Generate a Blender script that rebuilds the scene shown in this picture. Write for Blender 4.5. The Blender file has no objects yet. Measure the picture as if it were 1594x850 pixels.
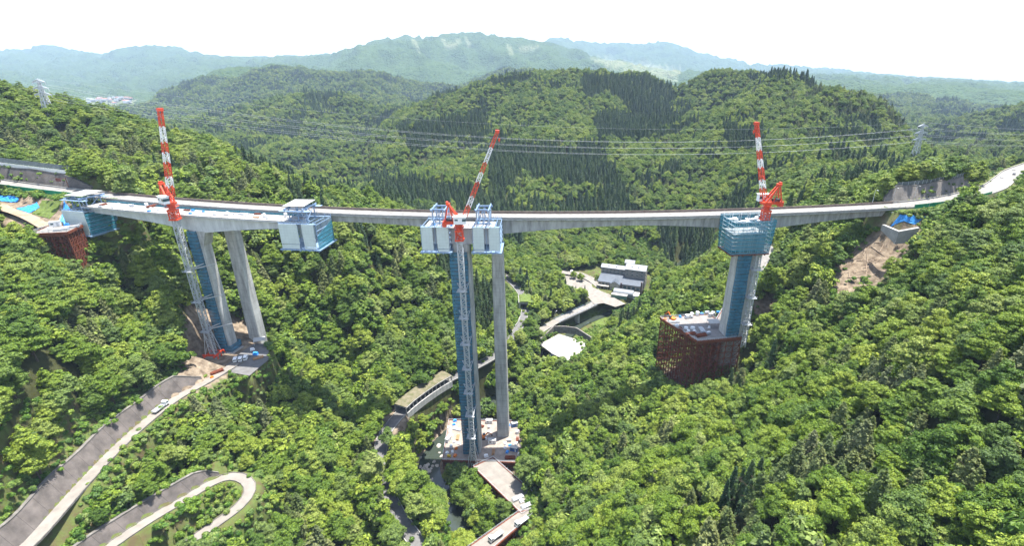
import bpy, math, random
import numpy as np
from mathutils import Vector, Matrix
S = bpy.context.scene
COL = S.collection
# ------------------------------------------------------------------ camera, sky, sun, exposure
F, CX, CY, TH, ZC = 766.0, 836.0, 425.0, math.radians(22.04), 205.0
cd = bpy.data.cameras.new('camera'); cam = bpy.data.objects.new('camera', cd); COL.objects.link(cam)
cam.location = (0, 0, ZC); cam.rotation_euler = (math.pi/2 - TH, 0, 0)
cd.sensor_width = 36; cd.lens = 36*F/1594; cd.shift_x = (797-CX)/1594; cd.clip_start = 1; cd.clip_end = 60000
S.camera = cam
SUN = Vector((.20, .13, 1)).normalized()
W = bpy.data.worlds.new('World'); S.world = W; W.use_nodes = True
nt = W.node_tree; nt.nodes.clear()
sky = nt.nodes.new('ShaderNodeTexSky'); sky.sky_type = 'NISHITA'; sky.sun_disc = False
sky.sun_elevation = math.asin(SUN.z); sky.sun_rotation = math.atan2(SUN.x, SUN.y)
sky.altitude = 400; sky.air_density = 1.0; sky.dust_density = 1.5; sky.ozone_density = 1.0
tc = nt.nodes.new('ShaderNodeTexCoord'); mp = nt.nodes.new('ShaderNodeMapping'); mp.inputs['Scale'].default_value = (1.2, 1.2, 6)
nz = nt.nodes.new('ShaderNodeTexNoise'); nz.inputs['Scale'].default_value = 2.6; nz.inputs['Detail'].default_value = 7; nz.inputs['Roughness'].default_value = .55
rp = nt.nodes.new('ShaderNodeValToRGB'); rp.color_ramp.elements[0].position = .36; rp.color_ramp.elements[0].color = (.2,)*3+(1,); rp.color_ramp.elements[1].position = .60; rp.color_ramp.elements[1].color = (1, 1, 1, 1)
mx = nt.nodes.new('ShaderNodeMix'); mx.data_type = 'RGBA'; mx.inputs[7].default_value = (4.6, 4.7, 4.8, 1)
bg = nt.nodes.new('ShaderNodeBackground'); bg.inputs['Strength'].default_value = .14
wo = nt.nodes.new('ShaderNodeOutputWorld')
L = nt.links.new
sx_ = nt.nodes.new('ShaderNodeSeparateXYZ'); hz_ = nt.nodes.new('ShaderNodeMapRange'); hz_.interpolation_type = 'SMOOTHSTEP'; hz_.inputs[1].default_value = .12; hz_.inputs[2].default_value = .55; hz_.inputs[3].default_value = 1; hz_.inputs[4].default_value = .12
mu_ = nt.nodes.new('ShaderNodeMath'); mu_.operation = 'MULTIPLY'
L(tc.outputs['Generated'], sx_.inputs[0]); L(sx_.outputs[2], hz_.inputs[0]); L(rp.outputs[0], mu_.inputs[0]); L(hz_.outputs[0], mu_.inputs[1])
L(tc.outputs['Generated'], mp.inputs[0]); L(mp.outputs[0], nz.inputs['Vector']); L(nz.outputs['Fac'], rp.inputs[0]); L(mu_.outputs[0], mx.inputs[0])
L(sky.outputs[0], mx.inputs[6]); L(mx.outputs[2], bg.inputs[0]); L(bg.outputs[0], wo.inputs[0])
sl = bpy.data.lights.new('sun', 'SUN'); sl.energy = 5.0; sl.angle = math.radians(.5); sl.color = (1, .96, .89)
so = bpy.data.objects.new('sun', sl); COL.objects.link(so); so.rotation_euler = SUN.to_track_quat('Z', 'Y').to_euler(); so.location = (0, 0, 900)
V = S.view_settings; V.view_transform = 'Standard'; V.look = 'None'; V.gamma = 1; V.use_curve_mapping = False; V.exposure = 1.52
S.cycles.use_denoising = True; S.cycles.max_bounces = 6; S.cycles.diffuse_bounces = 3; S.cycles.transparent_max_bounces = 12; S.cycles.volume_bounces = 0
S.cycles.glossy_bounces = 2; S.cycles.transmission_bounces = 3; S.cycles.use_adaptive_sampling = True; S.cycles.adaptive_threshold = .02
S.cycles.caustics_reflective = False; S.cycles.caustics_refractive = False
# ------------------------------------------------------------------ helpers
def ray(u, v):
    a = (u-CX)/F; b = (CY-v)/F
    return a, math.cos(TH)+math.sin(TH)*b, -math.sin(TH)+math.cos(TH)*b
def PY(u, v, Y):
    a, y, z = ray(u, v); return (a/y*Y, Y, ZC+z/y*Y)
def PZ(u, v, z):                       # the point of a pixel's ray at absolute height z
    a, y, zz = ray(u, v); k = (z-ZC)/zz; return (a*k, y*k, z)
def proj(x, y, z):
    z = z-ZC; d = y*math.cos(TH)-z*math.sin(TH); h = y*math.sin(TH)+z*math.cos(TH)
    d = np.maximum(d, 1e-3) if isinstance(d, np.ndarray) else max(d, 1e-3)
    return CX+F*x/d, CY-F*h/d, d
rnd = random.Random(7)
OFF = {}
def tag(o, label=None, cat=None, group=None, kind=None):
    if label: o['label'] = label
    if cat: o['category'] = cat
    if group: o['group'] = group
    if kind: o['kind'] = kind
    return o
def thing(name, label, cat, loc=(0, 0, 0), group=None):
    o = bpy.data.objects.new(name, None); COL.objects.link(o); o.location = loc; o.empty_display_size = .5
    OFF[o.name] = Vector(loc)
    return tag(o, label, cat, group)
class MB:
    def __init__(s): s.v = []; s.f = []; s.m = []; s.cur = 0
    def add(s, vs, fs):
        n = len(s.v); s.v += [tuple(p) for p in vs]
        for f in fs: s.f.append([n+i for i in f]); s.m.append(s.cur)
        return s
    def hexa(s, b, t):                 # four bottom and four top corners
        return s.add(list(b)+list(t), [(3,2,1,0), (4,5,6,7), (0,1,5,4), (1,2,6,5), (2,3,7,6), (3,0,4,7)])
    def box(s, c, d, rz=0):
        ca, sa = math.cos(rz), math.sin(rz); q = []
        for z in (-.5, .5):
            for x, y in ((-.5,-.5), (.5,-.5), (.5,.5), (-.5,.5)):
                X, Y = x*d[0], y*d[1]; q.append((c[0]+X*ca-Y*sa, c[1]+X*sa+Y*ca, c[2]+z*d[2]))
        return s.hexa(q[:4], q[4:])
    def beam(s, p, q, w, h=None):
        p, q = Vector(p), Vector(q); d = q-p
        if d.length < 1e-6: return s
        d.normalize(); up = Vector((0,0,1)) if abs(d.z) < .95 else Vector((0,1,0))
        a = d.cross(up).normalized()*(w/2); b = a.cross(d).normalized()*((h or w)/2)
        return s.hexa([p-a-b, p+a-b, p+a+b, p-a+b], [q-a-b, q+a-b, q+a+b, q-a+b])
    def tube(s, p, q, r, n=8, r2=None):
        p, q = Vector(p), Vector(q); d = (q-p).normalized(); r2 = r if r2 is None else r2
        up = Vector((0,0,1)) if abs(d.z) < .95 else Vector((0,1,0))
        a = d.cross(up).normalized(); b = a.cross(d)
        vs = []
        for c, R in ((p, r), (q, r2)):
            for i in range(n):
                t = 2*math.pi*i/n; vs.append(c+a*R*math.cos(t)+b*R*math.sin(t))
        fs = [(i, (i+1) % n, n+(i+1) % n, n+i) for i in range(n)]+[tuple(range(n-1, -1, -1)), tuple(range(n, 2*n))]
        return s.add(vs, fs)
    def prism(s, pts, z0, z1):         # pts counter-clockwise in plan
        n = len(pts); z0s = z0 if hasattr(z0, '__len__') else [z0]*n; z1s = z1 if hasattr(z1, '__len__') else [z1]*n
        vs = [(p[0], p[1], z) for p, z in zip(pts, z0s)]+[(p[0], p[1], z) for p, z in zip(pts, z1s)]
        return s.add(vs, [tuple(range(n-1, -1, -1)), tuple(range(n, 2*n))]+[(i, (i+1) % n, n+(i+1) % n, n+i) for i in range(n)])
    def loft(s, rings, caps=True, closed=True):
        n = len(rings[0]); k = len(rings); vs = [p for r in rings for p in r]; fs = []
        for j in range(k-1):
            for i in range(n if closed else n-1):
                fs.append((j*n+i, j*n+(i+1) % n, (j+1)*n+(i+1) % n, (j+1)*n+i))
        if caps and closed: fs += [tuple(range(n-1, -1, -1)), tuple((k-1)*n+i for i in range(n))]
        return s.add(vs, fs)
    def build(s, name, mats, parent=None, label=None, smooth=False):
        off = Vector((0,0,0))
        if parent is not None: off = OFF.get(parent.name, off)
        me = bpy.data.meshes.new(name); me.from_pydata([(p[0]-off.x, p[1]-off.y, p[2]-off.z) for p in s.v], [], s.f)
        ms = mats if isinstance(mats, (list, tuple)) else [mats]
        for m in ms: me.materials.append(m)
        if len(ms) > 1: me.polygons.foreach_set('material_index', s.m)
        if smooth: me.polygons.foreach_set('use_smooth', [True]*len(me.polygons))
        me.update()
        o = bpy.data.objects.new(name, me); COL.objects.link(o)
        if parent is not None: o.parent = parent
        OFF[o.name] = off
        if label: o['label'] = label
        return o
def copy_tree(o, loc=None, rz=None, sc=None, parent=None):
    c = o.copy(); COL.objects.link(c); c.parent = parent
    if loc is not None: c.location = loc
    if rz is not None: c.rotation_euler = (0, 0, rz)
    if sc is not None: c.scale = sc if hasattr(sc, '__len__') else (sc,)*3
    for ch in KIDS.get(o.name, ()): copy_tree(ch, parent=c)
    return c
KIDS = {}
def kids(root):                        # remember a prototype's children for copy_tree
    def walk(o):
        ch = [x for x in COL.objects if x.parent == o]
        if ch: KIDS[o.name] = ch
        for x in ch: walk(x)
    walk(root)
ORD = ['first','second','third','fourth','fifth','sixth','seventh','eighth','ninth','tenth','eleventh','twelfth','thirteenth','fourteenth','fifteenth','sixteenth','seventeenth','eighteenth','nineteenth','twentieth']
ORD += ['twenty-'+x for x in ORD[:9]]+['thirtieth']+['thirty-'+x for x in ORD[:9]]+['fortieth']+['forty-'+x for x in ORD[:9]]+['fiftieth']
def number_labels(items, fmt, key=None):   # items along the picture from the left; fmt gets {o}
    items = sorted(items, key=key or (lambda o: proj(*o.matrix_basis.translation)[0]))
    for i, o in enumerate(items):
        o['label'] = fmt.format(o=('leftmost' if i == 0 else 'rightmost' if i == len(items)-1 else ORD[min(i, 49)]))
# ------------------------------------------------------------------ materials
MATS = {}
def mat(name, col, rough=.75, metal=0, var=.15, scale=.6, col2=None, bump=0, bscale=6, spec=.3, streak=0, detail=5):
    m = bpy.data.materials.new(name); m.use_nodes = True; n = m.node_tree; P = n.nodes['Principled BSDF']
    P.inputs['Roughness'].default_value = rough; P.inputs['Metallic'].default_value = metal; P.inputs['Specular IOR Level'].default_value = spec
    t = n.nodes.new('ShaderNodeTexCoord'); z = n.nodes.new('ShaderNodeTexNoise'); z.inputs['Scale'].default_value = scale; z.inputs['Detail'].default_value = detail; z.inputs['Roughness'].default_value = .6
    if streak:
        q = n.nodes.new('ShaderNodeMapping'); q.inputs['Scale'].default_value = (1, 1, 1/streak); n.links.new(t.outputs['Object'], q.inputs[0]); n.links.new(q.outputs[0], z.inputs['Vector'])
    else: n.links.new(t.outputs['Object'], z.inputs['Vector'])
    r = n.nodes.new('ShaderNodeValToRGB'); c2 = col2 or tuple(c*(1-2*var) for c in col)
    r.color_ramp.elements[0].position = .32; r.color_ramp.elements[1].position = .66
    r.color_ramp.elements[0].color = (*c2, 1); r.color_ramp.elements[1].color = (*(c*(1+var*.6) for c in col), 1) if col2 is None else (*col, 1)
    n.links.new(z.outputs['Fac'], r.inputs[0]); n.links.new(r.outputs[0], P.inputs['Base Color'])
    if bump:
        z2 = n.nodes.new('ShaderNodeTexNoise'); z2.inputs['Scale'].default_value = bscale; z2.inputs['Detail'].default_value = 6; n.links.new(t.outputs['Object'], z2.inputs['Vector'])
        bp = n.nodes.new('ShaderNodeBump'); bp.inputs['Strength'].default_value = bump; bp.inputs['Distance'].default_value = .3
        n.links.new(z2.outputs['Fac'], bp.inputs['Height']); n.links.new(bp.outputs[0], P.inputs['Normal'])
    MATS[name] = m; return m
def add_lines(m, axis, period, width, mul, offset=0):     # joints between pours, panels or boards: a real pattern of the surface
    n = m.node_tree; P = n.nodes['Principled BSDF']; src = P.inputs['Base Color'].links[0].from_socket
    t = n.nodes.new('ShaderNodeTexCoord'); s = n.nodes.new('ShaderNodeSeparateXYZ'); n.links.new(t.outputs['Object'], s.inputs[0])
    a = n.nodes.new('ShaderNodeMath'); a.operation = 'ADD'; a.inputs[1].default_value = offset+1000*period; n.links.new(s.outputs[axis], a.inputs[0])
    d = n.nodes.new('ShaderNodeMath'); d.operation = 'MODULO'; d.inputs[1].default_value = period; n.links.new(a.outputs[0], d.inputs[0])
    c = n.nodes.new('ShaderNodeMath'); c.operation = 'LESS_THAN'; c.inputs[1].default_value = width; n.links.new(d.outputs[0], c.inputs[0])
    x = n.nodes.new('ShaderNodeMix'); x.data_type = 'RGBA'; x.blend_type = 'MULTIPLY'; x.inputs[7].default_value = (mul, mul, mul, 1)
    n.links.new(c.outputs[0], x.inputs[0]); n.links.new(src, x.inputs[6]); n.links.new(x.outputs[2], P.inputs['Base Color'])
    return m
def see_thru(m, f):                    # woven netting: part of it is holes
    n = m.node_tree; P = n.nodes['Principled BSDF']; o = n.nodes['Material Output']
    t = n.nodes.new('ShaderNodeBsdfTransparent'); x = n.nodes.new('ShaderNodeMixShader'); x.inputs[0].default_value = f
    n.links.new(P.outputs[0], x.inputs[1]); n.links.new(t.outputs[0], x.inputs[2]); n.links.new(x.outputs[0], o.inputs[0]); return m
M_con = add_lines(mat('pier_concrete', (.45,.445,.42), .85, var=.22, scale=.45, streak=6, bump=.2, detail=8), 2, 4.0, .14, .66)
M_con2 = mat('old_concrete', (.37,.375,.365), .85, var=.22, scale=.45, streak=5, bump=.15)
M_gird = add_lines(mat('new_concrete', (.52,.535,.54), .8, var=.12, scale=.4, streak=3), 0, 3.2, .12, .86)
M_conL = mat('pale_concrete', (.30,.29,.27), .85, var=.12, scale=.4)
M_deck = mat('deck_surface', (.21,.20,.187), .85, var=.15, scale=.5)
M_asph = mat('worn_asphalt', (.13,.127,.124), .9, var=.12, scale=.4)
M_road = mat('pale_paving', (.215,.195,.17), .9, var=.12, scale=.25, bump=.1)
M_sand = mat('bare_soil', (.30,.235,.165), .95, col2=(.20,.145,.10), scale=.25, bump=.5, bscale=2)
M_wall = add_lines(mat('sprayed_wall', (.150,.130,.118), .95, col2=(.075,.066,.060), scale=.22, bump=.4, bscale=3), 1, 7.0, .14, .55)
M_kerb = mat('weathered_kerb', (.16,.15,.135), .95, var=.2, scale=.5)
M_rock = mat('rock_face', (.36,.32,.27), .95, col2=(.17,.15,.13), scale=.5, bump=.8, bscale=1.2)
M_rust = mat('rusty_steel', (.21,.058,.026), .8, col2=(.10,.03,.017), scale=1.2)
M_red = mat('crane_red', (.66,.075,.028), .45, var=.10, scale=1.5)
M_white = mat('crane_white', (.76,.76,.75), .45, var=.06, scale=1.5)
M_galv = mat('galvanised_steel', (.52,.54,.56), .5, metal=.3, var=.1, scale=2)
M_bsteel = mat('pale_blue_steel', (.22,.32,.46), .5, metal=.1, var=.14, scale=1.2)
M_dark = mat('dark_steel', (.04,.045,.05), .6, var=.1)
M_panel = add_lines(add_lines(mat('white_panel', (.50,.565,.545), .5, var=.05, scale=.3), 0, 1.5, .07, .80), 2, 1.5, .07, .80)
M_roofw = mat('white_roof', (.36,.365,.35), .5, var=.06, scale=.6)
M_net = see_thru(add_lines(mat('blue_netting', (.045,.175,.27), .8, col2=(.03,.11,.175), scale=.35, streak=.5), 2, 1.9, .24, 2.0), .30)
M_netb = see_thru(add_lines(mat('teal_netting', (.04,.235,.32), .8, col2=(.03,.15,.21), scale=.4, streak=.5), 2, 1.8, .22, 1.9), .40)
M_tarp = mat('blue_tarpaulin', (.055,.30,.72), .45, col2=(.03,.20,.52), scale=.8, bump=.6, bscale=1.1)
M_green = mat('green_mesh', (.012,.26,.13), .8, var=.15, scale=1)
M_grass = mat('cut_grass', (.11,.155,.03), .95, col2=(.065,.09,.022), scale=.5, bump=.5)
M_glass = mat('window_glass', (.05,.09,.10), .12, var=.1, spec=.6)
M_tyre = mat('tyre_rubber', (.02,.02,.02), .9)
M_orange = mat('orange_paint', (.75,.20,.02), .5)
M_blue = mat('blue_paint', (.04,.13,.38), .5)
M_wood = mat('timber', (.42,.24,.12), .85, var=.2, scale=2)
M_yel = mat('yellow_paint', (.75,.50,.03), .5)
M_court = mat('white_gravel', (.30,.285,.26), .95, var=.06, scale=.15)
# ------------------------------------------------------------------ terrain: one sheet to the horizon
def gnoise(x, y, seed=0):
    xi = np.floor(x).astype(np.int64); yi = np.floor(y).astype(np.int64); xf = x-xi; yf = y-yi
    def g(ix, iy, dx, dy):
        h = (ix*374761393+iy*668265263+seed*2147483647) & 0xffffffff
        h = ((h ^ (h >> 13))*1274126177) & 0xffffffff; a = ((h ^ (h >> 16)) & 0xffff)/65536.0*2*np.pi
        return np.cos(a)*dx+np.sin(a)*dy
    u = xf*xf*xf*(xf*(xf*6-15)+10); w = yf*yf*yf*(yf*(yf*6-15)+10)
    n0 = g(xi, yi, xf, yf)*(1-u)+g(xi+1, yi, xf-1, yf)*u
    n1 = g(xi, yi+1, xf, yf-1)*(1-u)+g(xi+1, yi+1, xf-1, yf-1)*u
    return (n0*(1-w)+n1*w)*1.5
def fbm(x, y, o=4, seed=0):
    s = 0; a = 1
    for i in range(o): s = s+a*gnoise(x*2**i+31.7*i, y*2**i+17.3*i, seed+i); a *= .5
    return s
def smooth_line(pts, step=3.0):
    P = [np.array(p, float) for p in pts]; P = [2*P[0]-P[1]]+P+[2*P[-1]-P[-2]]; out = []
    for i in range(1, len(P)-2):
        n = max(1, int(np.linalg.norm(P[i+1]-P[i])/step))
        for k in range(n):
            t = k/n; a, b, c, d = P[i-1:i+3]
            out.append(.5*((2*b)+(-a+c)*t+(2*a-5*b+4*c-d)*t*t+(-a+3*b-3*c+d)*t**3))
    out.append(P[-2]); return np.array(out)
# plan of the two bridges
def y_old(x): return 236+(x+10)**2/1920
def z_old(x): return ZC-65.6+.00005*min(x-60, 0)**2
def y_new(x): return y_old(x)-12.8
def z_new(x): return z_old(x)-.7
# roads (centre lines: pixel + level, or points)
R_up = smooth_line([PZ(-30,915,69), PZ(8,878,68), PZ(50,843,67), PZ(128,755,66.5), PZ(198,683,66), PZ(268,625,66), PZ(322,594,66), PZ(368,566,65.5), PZ(398,548,65)])
R_hair = smooth_line([PZ(110,905,55), PZ(150,868,54), PZ(190,838,53), PZ(240,805,51.5), PZ(290,776,50), PZ(330,752,48.5), PZ(360,742,47.5), PZ(383,748,46.5), PZ(389,765,45.5), PZ(372,789,44.5), PZ(330,820,43), PZ(290,848,41.5), PZ(235,888,39)])
R_val = smooth_line([PZ(668,872,26), PZ(645,840,26), PZ(623,808,26), PZ(606,775,26), PZ(597,740,26), PZ(592,705,26), PZ(600,675,26), PZ(625,643,26), PZ(655,618,26), PZ(692,594,25), PZ(738,572,24), PZ(775,550,22), PZ(800,522,21), PZ(814,497,20), PZ(818,474,20), PZ(808,452,20), PZ(788,432,20), PZ(762,415,21)])
R_west = np.array([(x, y_old(x), z_old(x)) for x in np.arange(-232, -470, -4.)])
R_east = smooth_line([(192, y_old(192), 139.4), (215, 264, 139.6), (245, 278, 139.8), (285, 305, 139), (330, 346, 137), (375, 388, 134), (440, 440, 131), (520, 500, 128), (640, 580, 124)], 4)
R_plaza = smooth_line([PZ(833,520,11.5), PZ(852,508,11.8), PZ(872,497,12), PZ(920,475,12.6), PZ(940,460,13), PZ(932,445,13.5), PZ(908,430,14.5), PZ(878,424,15), PZ(850,416,16)])
ctl = []
def C(u, v, Y, dz=-9): p = PY(u, v, Y); ctl.append((p[0], p[1], p[2]+dz))
def C3(x, y, z): ctl.append((x, y, z))
RIVER = smooth_line([(-22,140,-3.0), (-29,165,-2.4), (-45,190,-2), (-61,214,-1.6), (-56,240,-1.2), (-30,275,-.8), (-2,310,-.2), (18,345,.6), (38,382,1.4), (82,415,3), (118,450,5), (165,520,9)], 4)
for p in RIVER[::5]: C3(p[0], p[1], p[2]-.6)
for R, st in ((R_up, 8), (R_hair, 8), (R_val, 10), (R_west, 10), (R_plaza, 8)):
    for p in R[::st]: C3(p[0], p[1], p[2])
for p in R_east[::8]: C3(p[0], p[1], p[2]-.5)
# right bank below and before the bridge (canopy pixels, forward depth)
for a in [(830,690,216,-7), (880,665,222,-8), (930,640,228), (1000,612,228), (1060,600,226,-4), (1100,585,224,-4), (1150,560,222,-8), (1000,720,178), (900,760,172), (860,725,200), (1150,680,165), (1080,640,190), (1230,600,172), (1300,560,170),
          (1300,480,205), (1220,520,214), (1400,460,190), (1500,400,182), (1480,330,222), (1540,300,222), (1594,290,222), (1594,400,160), (1594,500,126), (1594,600,105), (1594,700,92), (1594,850,72), (1680,500,130), (1680,800,70), (1680,320,220),
          (1400,850,82), (1200,850,94), (1000,850,114), (880,850,134), (1400,700,110), (1200,700,135), (1050,800,120), (950,800,140), (1450,560,135), (1300,780,96), (1400,960,66), (1000,1000,88), (700,1000,115), (1200,1000,76), (1800,1000,50), (400,1000,112), (100,1000,95), (-150,1000,80),
          (1215,480,246,-1), (1250,425,254,-6), (1320,400,246,0), (1360,432,228,-2), (1340,380,250,0), (1400,372,247,0), (1430,360,236,-3), (1290,430,236,-1), (1230,372,288), (1300,350,285,-7), (1300,312,322), (1250,282,400), (1350,268,480), (1422,250,550,0), (1480,262,470), (1520,280,420,-10), (1390,290,330), (1440,278,340),
          (1180,420,262,-8), (1195,400,290,-7), (1150,440,285), (1090,460,300), (1040,500,290), (960,530,300,-8), (900,560,285,-8), (860,600,265,-8), (820,640,250,-7), (1000,450,395,-8), (1060,430,420)]: C(*a)
# left bank
for a in [(50,420,205), (0,500,165), (100,500,185), (0,600,140), (100,600,155), (200,560,190), (200,455,236), (270,432,258), (250,382,270), (150,420,228), (0,660,120,-5), (0,740,106,-3), (-120,700,104,-3), (-150,500,150), (60,700,128,-4), (-80,850,84,-2), (-150,420,190), (0,395,205), (300,480,246,-4), (340,500,246,-2), (375,510,252,0), (330,440,268), (400,450,275),
          (240,720,160,-4), (300,690,172,-4), (400,600,215,-6), (450,650,205), (500,700,190), (450,800,155), (550,800,165), (420,700,190), (500,600,240), (550,560,270), (600,500,300), (560,450,290), (680,500,302), (500,380,310), (640,560,280,-6), (450,540,262), (430,480,285), (640,430,335), (700,450,345), (560,700,205,-6), (540,640,232,-7), (680,690,222,-6), (650,660,238,-6),
          (560,780,178,-6), (300,800,140,-2), (340,780,150,-2), (400,840,140,-6), (480,850,148), (330,860,126,-4), (600,850,158,-5)]: C(*a)
for a in [(0,140,450), (100,163,440), (200,192,425), (300,217,402), (400,262,385), (520,312,370), (600,350,362), (-150,130,470), (100,240,360), (200,260,345), (300,290,330), (400,330,320), (0,225,370), (-200,230,380), (50,262,305,-2), (130,285,300,-6)]: C(*a)
C3(-238,232,126); C3(-262,240,134); C3(-290,244,136); C3(-320,248,137); C3(-232,246,124); C3(-250,222,124); C3(-300,226,130); C3(-350,240,132); C3(-222,250,112); C3(-205,255,105)
# valley floor by the hall
for a in [(880,540,340,0), (850,530,348,0), (905,545,340,0), (880,565,322,0), (920,500,395,-1), (960,500,405,-6), (980,480,425,-4), (940,420,468,0), (1010,440,455,0), (1020,400,520,-1), (980,385,555,0), (900,400,520,-3), (860,430,440,-4), (840,470,405,-5), (850,380,520), (800,400,480), (780,470,395,-7), (760,520,345,-7), (720,540,330,-6), (760,600,285,-4)]: C(*a)
for x, y in ((-30,215), (-10,225), (0,240), (-30,245)): C3(x, y, .5)
# middle hills
for a in [(1100,400,400), (1050,422,430), (1050,370,520), (1000,340,600), (850,360,560), (900,330,640), (900,280,720), (900,220,900), (900,160,1150), (950,115,1350), (1000,125,1320), (1050,148,1250), (1000,170,1080), (1000,230,830), (1000,290,680),
          (1100,300,600), (1100,250,700), (1100,200,850), (1100,150,1100), (1100,124,1250), (1150,134,1050), (1200,131,950), (1200,180,800), (1200,240,600), (1250,140,900), (1250,200,700), (1300,152,850), (1400,182,760), (1480,207,700), (1540,242,640), (1594,262,560), (1350,228,620), (1300,240,560), (1440,225,600), (1180,320,470), (1180,280,540),
          (620,200,1100), (700,160,1250), (780,132,1350), (860,120,1370), (700,230,900), (700,290,700), (620,300,650), (620,250,850), (750,330,620), (560,292,720), (800,280,730), (800,220,900), (800,180,1100), (660,340,560), (800,340,600),
          (420,167,1700), (480,157,1700), (540,160,1700), (600,182,1600), (450,220,1300), (500,262,900), (400,240,1050), (520,200,1400), (580,230,1150),
          (1594,200,1600), (1594,165,2600), (1594,178,1450), (1520,197,1300), (1500,165,2600), (1400,150,3000), (1650,150,3500)]: C(*a)
# far country
for a in [(220,166,2700), (300,131,3000), (380,109,3200), (450,101,3300), (520,111,3300), (600,121,3200), (640,136,3000), (350,160,2500), (500,140,2600), (250,175,2300), (560,145,2500), (700,140,3000), (820,112,3600),
          (120,158,3900,0), (170,156,3950,0), (230,158,3900,0), (100,132,5500), (0,121,5500), (200,141,5000), (0,145,4000), (300,105,6500), (250,120,6000), (400,101,6500),
          (-150,85,8500), (0,85,8500), (80,78,8500), (150,90,8500), (230,79,8500), (290,83,8500), (350,98,8500), (420,98,9500), (480,97,9500), (50,105,7000), (150,112,6500),
          (500,98,6100), (560,79,6500), (600,69,6700), (640,59,6800), (690,61,6800), (740,57,6800), (800,67,6800), (860,77,6800), (920,92,6500), (980,105,6200), (740,90,5800), (740,112,4800), (650,100,5000), (850,100,5400), (560,108,4800),
          (850,66,11000), (900,67,11000), (960,73,11000), (1030,69,11000), (1080,83,11000), (1130,94,11000), (1200,104,11000), (1300,112,11000), (1390,124,11000), (1500,130,11000), (1700,138,11000),
          (1000,112,5600), (1050,126,4500), (1150,121,5500), (1300,126,6000), (1450,131,6500), (1200,128,4000), (1594,136,7000), (1594,145,4500)]: C(*a)
for a in [(-760,720,35), (-560,640,60), (-380,620,55), (-250,560,50), (-900,1100,20), (-600,1000,20), (-300,900,40), (-60,1900,60), (250,1900,55), (500,1600,50), (800,1250,45), (700,900,60), (550,700,90), (-900,2250,25), (-1500,2400,25), (-600,2150,50),
          (-1500,4300,30), (-700,4300,80), (0,4200,60), (600,4200,40), (900,2500,45), (1600,2300,40), (-3000,9800,200), (-7000,9800,200), (-500,8800,120), (1200,8500,80), (3000,8500,30), (0,13500,150), (4000,13500,60), (-6000,13500,150), (9000,13500,40), (-11000,8000,150), (9000,6000,30)]: C3(*a)
ctl = np.array(ctl)
KAZ = 2.6
def pol(x, y): return np.arctan2(x, y), np.log(np.maximum(np.hypot(x, y), 20))
def tps_fit(P, val, lam):
    n = len(P); D = np.hypot(P[:, None, 0]-P[None, :, 0], P[:, None, 1]-P[None, :, 1]); K = np.where(D > 0, D*D*np.log(D+1e-12), 0)+lam*np.eye(n)
    A = np.zeros((n+3, n+3)); A[:n, :n] = K; A[:n, n] = 1; A[:n, n+1:] = P; A[n, :n] = 1; A[n+1:, :n] = P.T
    return np.linalg.solve(A, np.concatenate([val, np.zeros(3)]))
az, q = pol(ctl[:, 0], ctl[:, 1]); CP = np.stack([az*KAZ, q], 1)
TW = tps_fit(CP, (ctl[:, 2]-ZC)/np.exp(q), 4e-4)
def base_h(x, y):
    a, qq = pol(x, y); a = a*KAZ; out = np.empty(len(x)); n = len(CP)
    for i in range(0, len(x), 20000):
        s = slice(i, i+20000); D2 = (a[s, None]-CP[None, :, 0])**2+(qq[s, None]-CP[None, :, 1])**2
        out[s] = (.5*D2*np.log(D2+1e-12))@TW[:n]+TW[n]+TW[n+1]*a[s]+TW[n+2]*qq[s]
    r = np.exp(qq); z = ZC+out*r
    wm = np.clip((r-420)/500, 0, 1)*np.clip((6000-r)/3000, 0.25, 1)
    rid = 1-np.abs(fbm(x/420, y/420, 4, 3))*2
    z = z+wm*np.minimum(r*.032, 56)*(rid-.45)
    z = z+np.clip((r-2500)/3000, 0, 1)*np.minimum(r*.032, 220)*(.42-np.abs(fbm(x/1000, y/1000, 5, 11))*1.4)
    z = z+np.clip((r-90)/100, 0, 1)*1.6*fbm(x/28, y/28, 3, 5)
    return z
def near_line(x, y, R):                # distance, signed side (+ = left of travel), level at the nearest point
    bd = np.full(len(x), 1e9); bs = np.zeros(len(x)); bz = np.zeros(len(x)); bt = np.zeros(len(x))
    for i in range(len(R)-1):
        ax, ay, az_ = R[i]; bx, by, bz_ = R[i+1]; dx, dy = bx-ax, by-ay; l2 = dx*dx+dy*dy+1e-9
        t = np.clip(((x-ax)*dx+(y-ay)*dy)/l2, 0, 1); d = np.hypot(x-ax-t*dx, y-ay-t*dy)
        m = d < bd; bd[m] = d[m]; bs[m] = np.sign(dx*(y-ay)-dy*(x-ax))[m]; bz[m] = (az_+t*(bz_-az_))[m]; bt[m] = (i+t)[m]/(len(R)-1)
    return bd, bs, bz, bt
#            line, half width, wall side (+1 left), wall height, wall run, t range of wall
CORR = [(R_up, 2.9, 1, 6.8, 3.6, (.0, .80)), (R_hair, 2.5, 1, 5.0, 2.8, (.0, .50)), (R_val, 3.4, 0, 0, 0, None), (R_west, 7.5, -1, 7.0, 4.0, (.06, 1)), (R_east, 7.5, 1, 8.2, 4.5, (.025, .16)), (R_plaza, 3.5, 0, 0, 0, None)]
def flat(z, x, y, poly, level, blend=5.0):
    d = poly_dist(x, y, poly); k = np.clip(1-d/blend, 0, 1); k = k*k*(3-2*k); return z*(1-k)+level*k
def inside(x, y, poly):
    r = np.zeros(len(x), bool); n = len(poly)
    for i in range(n):
        x1, y1 = poly[i][:2]; x2, y2 = poly[(i+1) % n][:2]
        c = ((y1 > y) != (y2 > y)) & (x < (x2-x1)*(y-y1)/((y2-y1) if y2 != y1 else 1e-9)+x1); r ^= c
    return r
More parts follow.
